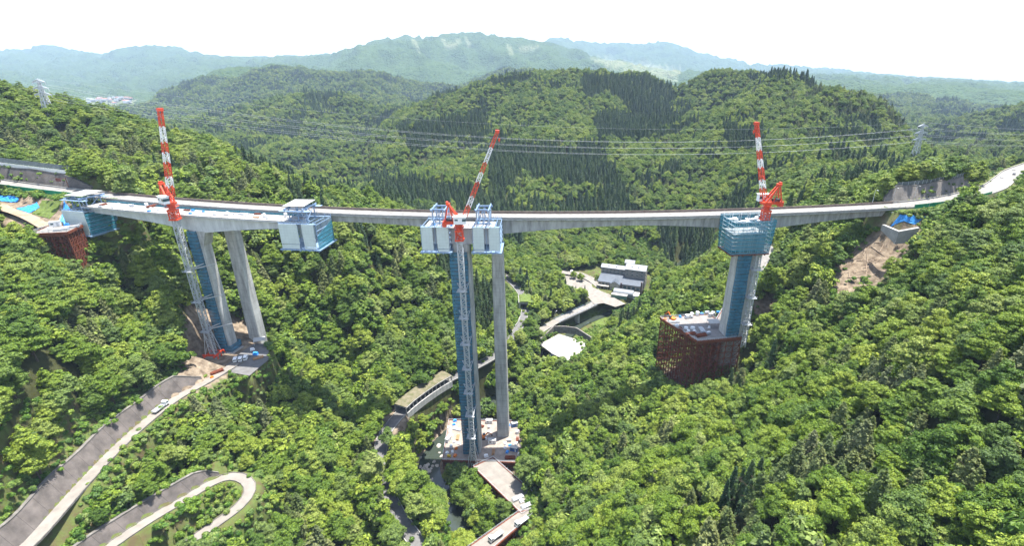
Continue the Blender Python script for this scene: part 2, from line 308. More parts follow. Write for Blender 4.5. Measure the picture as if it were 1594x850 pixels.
def poly_dist(x, y, poly):
    P = np.array([(p[0], p[1], 0) for p in list(poly)+[poly[0]]]); d = near_line(x, y, P)[0]; return np.where(inside(x, y, poly), 0, d)
def px_poly(pts, z): return [PZ(u, v, z)[:2] for u, v in pts]
COURT = px_poly([(840,536), (870,520), (911,533), (912,547), (882,562), (860,551)], 9)
PLAZA = px_poly([(866,420), (905,424), (925,432), (936,449), (955,463), (974,473), (958,478), (940,472), (925,474), (915,462), (880,462), (872,445)], 13.2)
HALL = px_poly([(928,445), (985,470), (1018,458), (1020,430), (940,415)], 13.5)
YARD = px_poly([(345,577), (388,585), (418,560), (418,535), (395,535), (365,556)], 65.6)
GARDEN = px_poly([(985,375), (1030,372), (1035,400), (1000,412)], 19)
FLATS = [(COURT, 9, 6), (PLAZA, 13.2, 8), (HALL, 13.4, 8), (YARD, 65.4, 4), ([(-179, 221.5), (-161, 221.5), (-161, 238), (-179, 236)], 64.2, 7)]
def H_exact(x, y):
    z = base_h(x, y)
    for R, hw, side, wh, run, tr in CORR:
        bb = (x > R[:, 0].min()-30) & (x < R[:, 0].max()+30) & (y > R[:, 1].min()-30) & (y < R[:, 1].max()+30)
        idx = np.nonzero(bb)[0]
        if not len(idx): continue
        d, s, rz, t = near_line(x[idx], y[idx], R); zz = z[idx]
        k = np.clip(1-(d-hw-.8)/7, 0, 1); k = k*k*(3-2*k); out = zz*(1-k)+(rz-.15)*k
        if side:
            up = (s == side) & (t > tr[0]) & (t < tr[1]) & (d > hw)
            e = d-hw; ws = rz-.6+np.clip(e/run, 0, 1)*wh; kk = np.clip(1-(e-run-1.0)/12, 0, 1); kk = kk*kk*(3-2*kk)
            out = np.where(up, np.where(e < run+1.0, ws, zz*(1-kk)+(rz+wh-.6)*kk), out)
        z[idx] = out
    for poly, lev, bl in FLATS: 
        P = np.array(poly); idx = np.nonzero((np.abs(x-P[:, 0].mean()) < 80) & (np.abs(y-P[:, 1].mean()) < 80))[0]
        z[idx] = flat(z[idx], x[idx], y[idx], poly, lev, bl)
    d, s, rz, t = near_line(x, y, RIVER) if len(x) < 1000 else (None,)*4
    if d is None:
        idx = np.nonzero((x > -120) & (x < 220) & (y > 110) & (y < 560))[0]; d, s, rz, t = near_line(x[idx], y[idx], RIVER)
        k = np.clip(1-(d-4.5)/9, 0, 1); k = k*k*(3-2*k); z[idx] = z[idx]*(1-k)+np.minimum(z[idx], rz-.9)*k
    return z
NA, NR = 620, 560
AZ = np.linspace(-1.02, 1.02, NA); RR = np.exp(np.linspace(math.log(48), math.log(14500), NR))
GX = (np.sin(AZ)[:, None]*RR[None]).ravel(); GY = (np.cos(AZ)[:, None]*RR[None]).ravel()
GZ = H_exact(GX, GY); GRID = GZ.reshape(NA, NR)
def H(x, y):
    x = np.atleast_1d(np.asarray(x, float)); y = np.atleast_1d(np.asarray(y, float))
    fa = np.clip((np.arctan2(x, y)-AZ[0])/(AZ[1]-AZ[0]), 0, NA-1.001); fr = np.clip((np.log(np.hypot(x, y))-math.log(48))/(math.log(14500/48)/(NR-1)), 0, NR-1.001)
    i = fa.astype(int); j = fr.astype(int); a = fa-i; b = fr-j
    return (GRID[i, j]*(1-a)+GRID[i+1, j]*a)*(1-b)+(GRID[i, j+1]*(1-a)+GRID[i+1, j+1]*a)*b
def h1(x, y): return float(H(x, y)[0])
def hit(u, v):
    a, yy, zz = ray(u, v); Y = np.exp(np.linspace(math.log(60), math.log(12000), 3000)); X = a/yy*Y; Z = ZC+zz/yy*Y
    b = np.nonzero(Z < H(X, Y))[0]; i = b[0] if len(b) else -1; return (X[i], Y[i], float(H(X[i], Y[i])[0]))
def grid_mesh(name, X, Y, Z, na, nr):
    me = bpy.data.meshes.new(name); co = np.stack([X, Y, Z], 1).astype(np.float32); me.vertices.add(len(co)); me.vertices.foreach_set('co', co.ravel())
    i = np.arange(na-1)[:, None]*nr+np.arange(nr-1)[None]; f = np.stack([i, i+1, i+nr+1, i+nr], -1).reshape(-1, 4)[:, ::-1]
    me.loops.add(f.size); me.loops.foreach_set('vertex_index', f.ravel().astype(np.int32)); me.polygons.add(len(f))
    me.polygons.foreach_set('loop_start', np.arange(0, f.size, 4, dtype=np.int32)); me.polygons.foreach_set('use_smooth', np.ones(len(f), bool)); me.update(calc_edges=True); me.validate()
    return me
me = grid_mesh('ground', GX, GY, GZ, NA, NR)
# what grows or lies on the ground: soil = bare earth, pale = fields and ski runs
U, VV, DD = proj(GX, GY, GZ)
soil = np.zeros(len(GX)); pale = np.zeros(len(GX))
SOILS = [([(1285,425), (1345,372), (1372,352), (1400,340), (1440,340), (1432,368), (1402,412), (1352,456), (1290,460)], (200, 262)), ([(-30,300), (108,310), (135,345), (130,356), (80,364), (-30,345)], (200, 300)), ([(290,470), (330,480), (400,500), (420,545), (330,600), (250,640), (285,560)], (180, 275)), ([(635,690), (700,640), (815,640), (835,700), (790,745), (690,760), (640,760)], (150, 262)), ([(1165,470), (1240,440), (1240,470), (1180,500)], (225, 275)), ([(1020,540), (1060,560), (1070,610), (1030,600)], (190, 250)), ([(545,620), (600,600), (640,650), (600,760), (570,740)], (150, 270))]
for pl, (y0, y1) in SOILS: soil[inside(U, VV, pl) & (GY > y0) & (GY < y1)] = 1
for pl in ([(130,153), (215,150), (205,162), (140,164)],): pale[inside(U, VV, pl) & (GY > 3000) & (GY < 5200)] = 1
for pl in ([(915,88), (1000,98), (1060,105), (1055,127), (1000,118), (945,105)], [(684,58), (690,58), (700,70), (696,76)], [(692,72), (716,60), (720,63), (700,78)], [(785,66), (791,66), (800,84), (793,84)], [(640,60), (646,60), (656,78), (650,80)], [(722,57), (728,57), (734,72), (728,72)], [(806,72), (838,70), (840,73), (812,80)]): pale[inside(U, VV, pl) & (GY > 4200)] = .8
for nm, a in (('soil', soil), ('pale', pale)):
    at = me.attributes.new(nm, 'FLOAT', 'POINT'); at.data.foreach_set('value', a.astype(np.float32))
def ground_material():
    m = bpy.data.materials.new('hillside'); m.use_nodes = True; n = m.node_tree; P = n.nodes['Principled BSDF']; l = n.links.new; P.inputs['Roughness'].default_value = 1; P.inputs['Specular IOR Level'].default_value = .1
    g = n.nodes.new('ShaderNodeNewGeometry')
    def noise(sc, det=4):
        z = n.nodes.new('ShaderNodeTexNoise'); z.inputs['Scale'].default_value = sc; z.inputs['Detail'].default_value = det; z.inputs['Roughness'].default_value = .6; l(g.outputs['Position'], z.inputs['Vector']); return z
    def ramp(src, a, b, ca, cb):
        r = n.nodes.new('ShaderNodeValToRGB'); r.color_ramp.elements[0].position = a; r.color_ramp.elements[1].position = b; r.color_ramp.elements[0].color = (*ca, 1); r.color_ramp.elements[1].color = (*cb, 1); l(src, r.inputs[0]); return r.outputs[0]
    def mix(f, a, b):
        x = n.nodes.new('ShaderNodeMix'); x.data_type = 'RGBA'; l(f, x.inputs[0]); l(a, x.inputs[6]); l(b, x.inputs[7]); return x.outputs[2]
    def attr(k):
        a = n.nodes.new('ShaderNodeAttribute'); a.attribute_name = k; return a.outputs['Fac']
    stands = mix(noise(.0035, 6).outputs['Fac'], ramp(noise(.03).outputs['Fac'], .35, .65, (.020,.042,.014), (.036,.065,.020)), ramp(noise(.045, 6).outputs['Fac'], .35, .65, (.035,.070,.018), (.085,.125,.030)))
    near = mix(attr('open'), ramp(noise(.25, 6).outputs['Fac'], .35, .68, (.030,.032,.014), (.055,.060,.022)), ramp(noise(.25, 6).outputs['Fac'], .35, .68, (.085,.068,.035), (.085,.130,.030)))  # forest floor coloured dark for litter and the shade under trees, lighter where open
    d = n.nodes.new('ShaderNodeVectorMath'); d.operation = 'LENGTH'; l(g.outputs['Position'], d.inputs[0])
    mr = n.nodes.new('ShaderNodeMapRange'); mr.inputs[1].default_value = 800; mr.inputs[2].default_value = 2200; l(d.outputs['Value'], mr.inputs[0])
    c = mix(mr.outputs[0], near, stands)
    c = mix(attr('pale'), c, ramp(noise(.02).outputs['Fac'], .4, .6, (.12,.15,.07), (.19,.20,.11)))
    c = mix(attr('soil'), c, ramp(noise(.35, 6).outputs['Fac'], .35, .65, (.095,.072,.052), (.25,.20,.145)))
    l(c, P.inputs['Base Color'])
    v = n.nodes.new('ShaderNodeTexVoronoi'); v.inputs['Scale'].default_value = .055; l(g.outputs['Position'], v.inputs['Vector'])
    b0 = n.nodes.new('ShaderNodeBump'); b0.inputs['Strength'].default_value = .8; b0.inputs['Distance'].default_value = 130; l(noise(.0045, 8).outputs['Fac'], b0.inputs['Height'])
    b = n.nodes.new('ShaderNodeBump'); b.inputs['Strength'].default_value = .9; b.inputs['Distance'].default_value = 12; b.invert = True; l(v.outputs['Distance'], b.inputs['Height']); l(b0.outputs[0], b.inputs['Normal'])
    b2 = n.nodes.new('ShaderNodeBump'); b2.inputs['Strength'].default_value = .5; b2.inputs['Distance'].default_value = .5; l(noise(.8, 6).outputs['Fac'], b2.inputs['Height'])
    nm = n.nodes.new('ShaderNodeMix'); nm.data_type = 'VECTOR'; l(mr.outputs[0], nm.inputs[0]); l(b2.outputs[0], nm.inputs[4]); l(b.outputs[0], nm.inputs[5]); l(nm.outputs[1], P.inputs['Normal'])
    return m
me.materials.append(ground_material())
g = bpy.data.objects.new('ground', me); COL.objects.link(g); tag(g, kind='structure')
# water
mw = bpy.data.materials.new('river_water'); mw.use_nodes = True; P = mw.node_tree.nodes['Principled BSDF']; P.inputs['Base Color'].default_value = (.035,.045,.035, 1); P.inputs['Roughness'].default_value = .12
z_ = mw.node_tree.nodes.new('ShaderNodeTexNoise'); z_.inputs['Scale'].default_value = 1.3; z_.inputs['Detail'].default_value = 6; b_ = mw.node_tree.nodes.new('ShaderNodeBump'); b_.inputs['Strength'].default_value = .5
mw.node_tree.links.new(z_.outputs['Fac'], b_.inputs['Height']); mw.node_tree.links.new(b_.outputs[0], P.inputs['Normal'])
def ribbon(mb, R, w0, w1, lift=0):
    T = np.gradient(R[:, :2], axis=0); T /= np.linalg.norm(T, axis=1)[:, None]+1e-9; N = np.stack([-T[:, 1], T[:, 0]], 1); n = len(R)
    vs = [(p[0]+k[0]*w0, p[1]+k[1]*w0, p[2]+lift) for p, k in zip(R, N)]+[(p[0]+k[0]*w1, p[1]+k[1]*w1, p[2]+lift) for p, k in zip(R, N)]
    mb.add(vs, [(i, n+i, n+i+1, i+1) if w1 < w0 else (i, i+1, n+i+1, n+i) for i in range(n-1)]); return N
b = MB(); k_ = int(np.argmax(RIVER[:, 1] > 285)); ribbon(b, RIVER[:k_+1], 6.5, -6.5, -.25); ribbon(b, RIVER[k_:], 3.4, -3.4, -.25); tag(b.build('river_water', mw), kind='structure')
# roads with kerbs
def road(name, R, hw, m, kerb=None, kw=.35, kh=.25, sides=(1, -1)):
    b = MB(); ribbon(b, R, hw, -hw, .02); tag(b.build(name, m), kind='structure')
    if kerb:
        T = np.gradient(R[:, :2], axis=0); T /= np.linalg.norm(T, axis=1)[:, None]+1e-9; N = np.stack([-T[:, 1], T[:, 0]], 1); b = MB()
        for s in sides:
            rings = [[(p[0]+k[0]*s*(hw+x), p[1]+k[1]*s*(hw+x), p[2]+z) for x, z in ((0,-.3), (kw,-.3), (kw,kh), (0,kh))] for p, k in zip(R, N)]
            b.loft(rings)
        tag(b.build(name+'_kerb', kerb), kind='structure')
def bank_wall(name, label, cat, R, side, hw, run, h, t0, t1, m, cap=None, ends=.12):
    i0, i1 = int(t0*(len(R)-1)), int(t1*(len(R)-1))+1; Q = R[i0:i1]; T = np.gradient(Q[:, :2], axis=0); T /= np.linalg.norm(T, axis=1)[:, None]+1e-9; N = np.stack([-T[:, 1], T[:, 0]], 1)*side
    root = thing(name, label, cat, tuple(Q[len(Q)//2])); b = MB(); c = MB(); rings = []; caps = []
    for i, (p, k) in enumerate(zip(Q, N)):
        f = i/(len(Q)-1); e = min(1, min(f, 1-f)/ends+.25); hh = h*e*(1+.06*math.sin(i*.7)); a = hw+.1
        P = lambda x, z: (p[0]+k[0]*(a+x), p[1]+k[1]*(a+x), p[2]+z)
        rr = run*e; rings.append([P(-.0,-.6), P(rr,hh), P(rr+1.2,hh), P(1.2,-.6)]); caps.append([P(rr-.15,hh+.01), P(rr-.15,hh+.32), P(rr+1.0,hh+.32), P(rr+1.0,hh+.01)])
    b.loft(rings); b.build('wall_face', m, root); c.loft(caps); c.build('coping', cap or M_kerb, root); return root
road('upper_road', R_up, 2.4, M_road, M_kerb, .3, .45, (-1,))
road('hairpin_road', R_hair, 2.1, M_road, M_kerb, .25, .3)
road('valley_road', R_val, 3.0, M_asph, M_conL, .35, .5)
road('west_expressway', R_west, 5.5, M_deck, M_conL, .35, .8)
road('east_expressway', R_east, 5.5, M_deck, M_conL, .35, .8)
road('hall_drive', R_plaza, 3.2, M_road, M_conL, .3, .15)
for nm, poly, lev, m in (('sports_court', COURT, 9.06, M_court), ('hall_forecourt', PLAZA, 13.28, M_road), ('pier_yard', YARD, 65.5, M_asph)):
    b = MB(); b.add([(p[0], p[1], lev) for p in poly], [tuple(range(len(poly)))]); o = b.build(nm, m); tag(o, kind='structure')
bank_wall('retaining_wall', 'long dark sprayed-concrete retaining wall above the upper road below the first pier', 'retaining wall', R_up, 1, 2.4, 3.6, 6.8, .0, .80, M_wall)
bank_wall('retaining_wall', 'dark curved retaining wall above the hairpin road bend', 'retaining wall', R_hair, 1, 2.1, 2.8, 4.8, .0, .50, M_wall)
# ------------------------------------------------------------------ trees
def leaf_mat(name, a, b, c, trans=.28, sat=1):
    m = bpy.data.materials.new(name); m.use_nodes = True; n = m.node_tree; l = n.links.new; n.nodes.clear()
    o = n.nodes.new('ShaderNodeOutputMaterial'); oi = n.nodes.new('ShaderNodeObjectInfo')
    nz = n.nodes.new('ShaderNodeTexNoise'); nz.inputs['Scale'].default_value = .016; nz.inputs['Detail'].default_value = 3; l(oi.outputs['Location'], nz.inputs['Vector'])
    ma = n.nodes.new('ShaderNodeMath'); ma.operation = 'MULTIPLY_ADD'; ma.inputs[1].default_value = .78; l(oi.outputs['Random'], ma.inputs[0])
    mb = n.nodes.new('ShaderNodeMath'); mb.operation = 'MULTIPLY_ADD'; mb.inputs[1].default_value = .9; mb.inputs[2].default_value = -.34; l(nz.outputs['Fac'], mb.inputs[0]); l(mb.outputs[0], ma.inputs[2])
    r = n.nodes.new('ShaderNodeValToRGB'); r.color_ramp.elements[0].position = .1; r.color_ramp.elements[1].position = .9; r.color_ramp.elements[0].color = (*a, 1); r.color_ramp.elements[1].color = (*c, 1)
    e = r.color_ramp.elements.new(.5); e.color = (*b, 1); l(ma.outputs[0], r.inputs[0])
    at = n.nodes.new('ShaderNodeAttribute'); at.attribute_name = 'leaf'
    hs = n.nodes.new('ShaderNodeHueSaturation'); l(r.outputs[0], hs.inputs['Color'])
    f7 = n.nodes.new('ShaderNodeMath'); f7.operation = 'MULTIPLY'; f7.inputs[1].default_value = 17.3; l(oi.outputs['Random'], f7.inputs[0]); f8 = n.nodes.new('ShaderNodeMath'); f8.operation = 'FRACT'; l(f7.outputs[0], f8.inputs[0])
    f9 = n.nodes.new('ShaderNodeMapRange'); f9.inputs[1].default_value = .55; f9.inputs[2].default_value = 1; f9.inputs[3].default_value = 1.02; f9.inputs[4].default_value = .84; l(f8.outputs[0], f9.inputs[0]); l(f9.outputs[0], hs.inputs['Saturation'])
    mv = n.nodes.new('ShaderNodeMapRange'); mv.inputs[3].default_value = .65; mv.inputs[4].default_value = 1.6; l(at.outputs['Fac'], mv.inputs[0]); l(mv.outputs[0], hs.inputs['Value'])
    mh = n.nodes.new('ShaderNodeMapRange'); mh.inputs[3].default_value = .515; mh.inputs[4].default_value = .482; l(at.outputs['Fac'], mh.inputs[0]); l(mh.outputs[0], hs.inputs['Hue'])
    p = n.nodes.new('ShaderNodeBsdfPrincipled'); p.inputs['Roughness'].default_value = .55; p.inputs['Specular IOR Level'].default_value = .25; l(hs.outputs[0], p.inputs['Base Color'])
    t = n.nodes.new('ShaderNodeBsdfTranslucent'); l(hs.outputs[0], t.inputs['Color']); x = n.nodes.new('ShaderNodeMixShader'); x.inputs[0].default_value = trans
    l(p.outputs[0], x.inputs[1]); l(t.outputs[0], x.inputs[2]); l(x.outputs[0], o.inputs[0]); return m
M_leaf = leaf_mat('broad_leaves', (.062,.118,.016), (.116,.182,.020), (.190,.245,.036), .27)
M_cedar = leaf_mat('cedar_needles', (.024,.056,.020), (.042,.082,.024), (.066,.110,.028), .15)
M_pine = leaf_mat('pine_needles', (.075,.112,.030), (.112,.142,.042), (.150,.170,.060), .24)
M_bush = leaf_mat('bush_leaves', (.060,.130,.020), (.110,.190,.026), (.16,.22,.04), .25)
M_bark = mat('bark', (.10,.075,.055), .95, var=.25, scale=3)
def leaves(name, C_, N_, S_, m, cores=(), seed=0):
    g = np.random.default_rng(seed); n = len(C_); N_ = N_/np.linalg.norm(N_, axis=1)[:, None]
    R = g.normal(size=(n, 3)); T = np.cross(N_, R); T /= np.linalg.norm(T, axis=1)[:, None]; B = np.cross(N_, T); s = S_[:, None]; as_ = g.uniform(.55, 1, (n, 1))
    q = np.stack([C_-T*s*.5, C_-B*s*.5*as_-N_*s*.12, C_+T*s*.5, C_+B*s*.5*as_-N_*s*.12], 1).reshape(-1, 3); f = np.arange(4*n).reshape(-1, 4); val = np.repeat(g.random(n), 4)
    vs = [q]; fs = [list(x) for x in f]; k = 4*n; vals = [val]
    for c, r in cores:                 # rough filler balls; their darker leaf tone paints the shade inside the foliage
        nu, nv = 8, 5; ring = []
        for j in range(nv):
            ph = math.pi*(j+.5)/nv
            for i in range(nu):
                a = 2*math.pi*(i+.5*(j % 2))/nu; rr = r*g.uniform(.85, 1.1); ring.append((c[0]+rr*math.sin(ph)*math.cos(a), c[1]+rr*math.sin(ph)*math.sin(a), c[2]+rr*math.cos(ph)))
        for j in range(nv-1):
            for i in range(nu): fs.append([k+j*nu+i, k+(j+1)*nu+i, k+(j+1)*nu+(i+1) % nu, k+j*nu+(i+1) % nu])
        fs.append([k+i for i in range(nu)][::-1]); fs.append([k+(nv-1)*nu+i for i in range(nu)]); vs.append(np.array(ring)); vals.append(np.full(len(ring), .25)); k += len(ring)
    me = bpy.data.meshes.new(name); me.from_pydata(np.concatenate(vs).tolist(), [], fs); me.materials.append(m)
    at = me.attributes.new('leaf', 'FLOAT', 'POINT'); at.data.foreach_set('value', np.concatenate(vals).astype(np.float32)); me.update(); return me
def sph(g, n):
    d = g.normal(size=(n, 3)); return d/np.linalg.norm(d, axis=1)[:, None]
def broad_crown(seed, sprays=70, per=62, size=.50, Hh=11.0, R=4.6, base=1.5):
    g = np.random.default_rng(seed); C_ = []; N_ = []; S_ = []; cores = []
    mains = [(np.array([0, 0, base+(Hh-base)*.50]), R*.46, (Hh-base)*.50)]
    for i in range(7):                 # the crown is a few big limbs, each carrying many sprays
        a = i*.9+g.uniform(-.5, .5); k = g.uniform(.42, .78); mains.append((np.array([R*k*math.cos(a), R*k*math.sin(a), base+(Hh-base)*g.uniform(.22, .72)]), R*g.uniform(.26, .44), (Hh-base)*g.uniform(.16, .28)))
    w = np.array([m[1]**2 for m in mains]); w /= w.sum()
    for i in range(sprays):
        c, r, h = mains[g.choice(len(mains), p=w)]; d = sph(g, 1)[0]; d[2] = d[2] if d[2] > -.25 else -d[2]; p = c+d*np.array([r, r, h])*g.uniform(.86, 1.28)
        if any(np.linalg.norm((p-c2)/np.array([r2, r2, h2])) < .78 for c2, r2, h2 in mains): 
            if g.random() < .85: continue
        rs = R*g.uniform(.12, .26); n = int(per*(rs/(R*.2))**2); dd = sph(g, n); dd[:, 2] = np.abs(dd[:, 2])*.9-.2
        q = p+dd*rs*np.array([1.15, 1.15, .62])*g.uniform(.6, 1.15, (n, 1)); C_.append(q); N_.append(dd*.7+d*.35+.55*sph(g, n)+np.array([0, 0, .35])); S_.append(size*g.uniform(.6, 1.45, n))
    cores = [(c, min(r, h)*.86) for c, r, h in mains]
    return leaves('broadleaf_crown', np.concatenate(C_), np.concatenate(N_), np.concatenate(S_), M_leaf, cores, seed)
def cone_crown(seed, m, Hh, R, n, size, layers, base=1.5, droop=.5, name='cedar_crown', pw=.85, flat_=.5):
    g = np.random.default_rng(seed); C_ = []; N_ = []; nb = layers*7
    for b in range(nb):
        t = (b+g.random())/nb; t = t**.9; z = base+(Hh-base)*t; rad = R*((1-t)**pw*.95+.05)*g.uniform(.72, 1.15); a = b*2.399+g.uniform(-.4, .4); k = max(5, int(n/nb*(1.5-t)))
        s = g.random(k)**.6; w = (.34*rad*(1.15-s)+.18)*g.normal(size=k)*.7
        x = rad*s; zz = z-droop*rad*s*s+.12*g.normal(size=k)*flat_*2
        C_.append(np.stack([x*math.cos(a)-w*math.sin(a), x*math.sin(a)+w*math.cos(a), zz], 1)); nn = np.stack([np.full(k, .55*math.cos(a)), np.full(k, .55*math.sin(a)), np.full(k, .8)], 1); N_.append(nn+.55*sph(g, k))
    C_ = np.concatenate(C_); N_ = np.concatenate(N_); cores = [(np.array([0, 0, base+(Hh-base)*t]), R*.55*((1-t)**pw)) for t in (.08, .2, .32, .44, .56, .68, .8)]
    return leaves(name, C_, N_, size*g.uniform(.6, 1.3, len(C_)), m, cores, seed)
def bush_mesh(seed):
    g = np.random.default_rng(seed); C_ = []; N_ = []; cs = [(np.array([g.normal()*.8, g.normal()*.8, .6+.3*g.random()]), g.uniform(.6, 1.0)) for _ in range(5)]
    for c, r in cs: d = sph(g, 70); d[:, 2] = abs(d[:, 2])-.2; C_.append(c+d*r); N_.append(d+.5*sph(g, 70))
    C_ = np.concatenate(C_); return leaves('shrub', C_, np.concatenate(N_), .42*g.uniform(.6, 1.3, len(C_)), M_bush, [(c, r*.75) for c, r in cs], seed)
def trunk_mesh(h, r, seed):
    g = random.Random(seed); b = MB(); pts = [(0, 0, -1.2)]+[(g.uniform(-.2, .2), g.uniform(-.2, .2), h*k/3) for k in (1, 2, 3)]
    for i in range(3): b.tube(pts[i], pts[i+1], r*(1-.27*i), 7, r*(1-.27*(i+1)))
    for k in range(6):
        a = k*1.05+g.random(); z = h*g.uniform(.35, .9); b.tube((0, 0, z), (math.cos(a)*h*.3, math.sin(a)*h*.3, z+h*.22), r*.35, 5, r*.1)
    me = bpy.data.meshes.new('trunk'); me.from_pydata(b.v, [], b.f); me.materials.append(M_bark); return me
KIND = {}
KIND['broad'] = dict(name='broadleaf_tree', hd=[broad_crown(10+i, 170+14*i, 66, .42, 9.6+.8*i, 4.3+.35*(i % 3)) for i in range(7)], ld=[broad_crown(40+i, 100, 9, 1.2, 10.8, 4.7) for i in range(3)], trunk=trunk_mesh(7, .28, 1))
KIND['cedar'] = dict(name='cedar_tree', hd=[cone_crown(60+i, M_cedar, 16+1.3*i, 2.9+.25*i, 2600, .62, 22) for i in range(3)], ld=[cone_crown(70+i, M_cedar, 17, 3.1, 420, 1.35, 12) for i in range(2)], trunk=trunk_mesh(13, .3, 2))
KIND['pine'] = dict(name='pine_tree', hd=[cone_crown(80+i, M_pine, 12+1.3*i, 4.1+.4*i, 2900, .50, 8+i, base=2.0, droop=.26, name='pine_crown', pw=.72) for i in range(3)], ld=[cone_crown(90, M_pine, 13, 4, 420, 1.3, 8, base=2.5, droop=.16, name='pine_crown', pw=.62)], trunk=trunk_mesh(9, .28, 3))
# where nothing tall grows: roads, yards, works, water, the places the photograph shows open
CLEAR = [([(-20,800), (45,775), (110,700), (170,655), (240,598), (300,575), (335,560), (420,530), (425,560), (380,588), (310,612), (240,662), (150,742), (70,850), (60,870), (-30,870)], 260),
 ([(160,850), (200,800), (300,728), (345,728), (395,738), (402,768), (385,800), (290,870), (270,870), (335,800), (365,770), (350,755), (310,775), (190,865)], 190),
 ([(285,480), (330,470), (415,510), (425,560), (340,590), (280,560)], 275), ([(600,665), (612,640), (660,605), (700,583), (705,605), (640,650), (615,672)], 262), ([(588,672), (603,672), (598,705), (606,745), (592,740)], 240),
 ([(608,792), (622,788), (662,850), (670,870), (630,870)], 175), ([(638,752), (640,712), (658,690), (690,690), (690,735), (668,752)], 222), ([(688,852), (690,800), (712,800), (716,852)], 180),
 ([(688,716), (697,668), (712,650), (805,655), (818,700), (815,722), (780,728), (850,775), (848,800), (815,830), (760,870), (720,870), (800,810), (795,795), (742,736)], 262),
 ([(838,540), (852,505), (873,490), (920,470), (925,455), (905,425), (865,424), (868,415), (910,418), (938,398), (990,398), (1020,425), (1018,470), (985,485), (925,500), (950,520), (930,525), (913,545), (910,556), (882,565)], 480),
 ([(795,485), (800,470), (830,476), (826,500), (805,525), (792,528)], 400), ([(780,430), (800,440), (822,465), (800,470)], 450), ([(985,372), (1012,370), (1014,392), (1000,398)], 570),
 ([(1015,500), (1030,488), (1110,480), (1125,470), (1175,480), (1160,540), (1140,575), (1090,605), (1070,612), (1020,560)], 262), ([(1160,480), (1172,440), (1185,385), (1205,383), (1200,420), (1182,470)], 310),
 ([(1292,425), (1340,370), (1365,350), (1420,340), (1500,290), (1494,320), (1440,355), (1430,390), (1398,414), (1352,462), (1286,468)], 268), ([(1365,335), (1372,305), (1400,294), (1500,284), (1500,318), (1440,335)], 296),
 ([(-10,255), (100,262), (135,295), (200,310), (200,330), (135,345), (138,405), (80,412), (66,365), (-10,348)], 312), ([(1520,285), (1530,250), (1600,225), (1680,225), (1680,275), (1540,292)], 480),
 ([(1165,500), (1180,478), (1235,440), (1245,452), (1200,490)], 270), ([(118,350), (210,352), (140,415)], 235)]
gop = np.zeros(len(GX))
for pl, ymax in CLEAR: gop[inside(U, VV, pl) & (GY < ymax+60)] = 1
for R, w_ in ((R_up, 15), (R_hair, 14), (R_west, 16), (R_east, 14)):
    idx = np.nonzero((np.hypot(GX, GY) < 640))[0]; gop[idx[near_line(GX[idx], GY[idx], R)[0] < w_]] = 1
gop[(DD > 900)] = .12
at = me.attributes.new('open', 'FLOAT', 'POINT'); at.data.foreach_set('value', gop.astype(np.float32))
rng = np.random.default_rng(5)
def jgrid(r0, r1, s):
    a0, a1 = AZ[0]+.02, AZ[-1]-.02; x = np.arange(-r1, r1, s); y = np.arange(0, r1, s); X, Y_ = [k.ravel() for k in np.meshgrid(x, y)]
    X = X+rng.uniform(-.46, .46, len(X))*s; Y_ = Y_+rng.uniform(-.46, .46, len(X))*s; r = np.hypot(X, Y_); a = np.arctan2(X, Y_)
    k = (r >= r0) & (r < r1) & (abs(a) < .985); return X[k], Y_[k]
parts_ = [jgrid(55, 500, 4.7), jgrid(500, 1700, 6.7), jgrid(1700, 3600, 11.5)]
X = np.concatenate([p[0] for p in parts_]); Y_ = np.concatenate([p[1] for p in parts_]); Z = H(X, Y_); R_ = np.hypot(X, Y_)
# hidden ground needs no trees: keep what the running skyline leaves in view, with a margin for other viewpoints
TT = (GRID-ZC)/RR[None]; RUN = np.maximum.accumulate(TT, axis=1)
ia = np.clip((np.arctan2(X, Y_)-AZ[0])/(AZ[1]-AZ[0]), 0, NA-1).astype(int); ir = np.clip((np.log(R_)-math.log(48))/(math.log(14500/48)/(NR-1)), 0, NR-1).astype(int)
vis = (Z+14-ZC)/R_ > RUN[ia, np.maximum(ir-1, 0)]-.012-6/R_
X, Y_, Z, R_ = X[vis], Y_[vis], Z[vis], R_[vis]
u, v, d = proj(X, Y_, Z+6); ub, vb, _ = proj(X, Y_, Z+.5); ut, vt, _ = proj(X, Y_, Z+11)
ok = (d > 30) & (u > -260) & (u < 1860) & (v < 1120)
for pl, ymax in CLEAR:
    for uu, vv in ((u, v), (ub, vb), (ut, vt)): ok &= ~(inside(uu, vv, pl) & (Y_ < ymax))
for R, hw in ((R_up, 5.5), (R_hair, 5), (R_val, 3.6), (R_west, 9), (R_east, 9), (R_plaza, 5), (RIVER, 4.5)):
    bb = (X > R[:, 0].min()-20) & (X < R[:, 0].max()+20) & (Y_ > R[:, 1].min()-20) & (Y_ < R[:, 1].max()+20); idx = np.nonzero(bb & ok)[0]
    ok[idx[near_line(X[idx], Y_[idx], R)[0] < hw]] = False
def near_xy(x, y, r):
    global ok
    ok &= np.hypot(X-x, Y_-y) > r
for x0, dy, rad in ((-163, -12.8, 10), (-160, 0, 8), (-36, -12.8, 11), (-20, 0, 8), (103, -12.8, 11), (112, 0, 9)): near_xy(x0, y_old(x0)+dy, rad)
under = (abs(X) < 245) & (abs(Y_-y_old(X)+6) < 15); ok &= ~(under & (Z > 126))          # nothing pokes through the decks
for poly in (PLAZA, COURT, HALL, YARD): ok &= ~inside(X, Y_, poly)
ok &= ~((v < 130) & (v > 0) & (Y_ > 3700))
du_, su_, _, tu_ = near_line(X, Y_, R_up); low = ((du_ < 13) & (su_ < 0)) | (near_line(X, Y_, R_hair)[0] < 11)
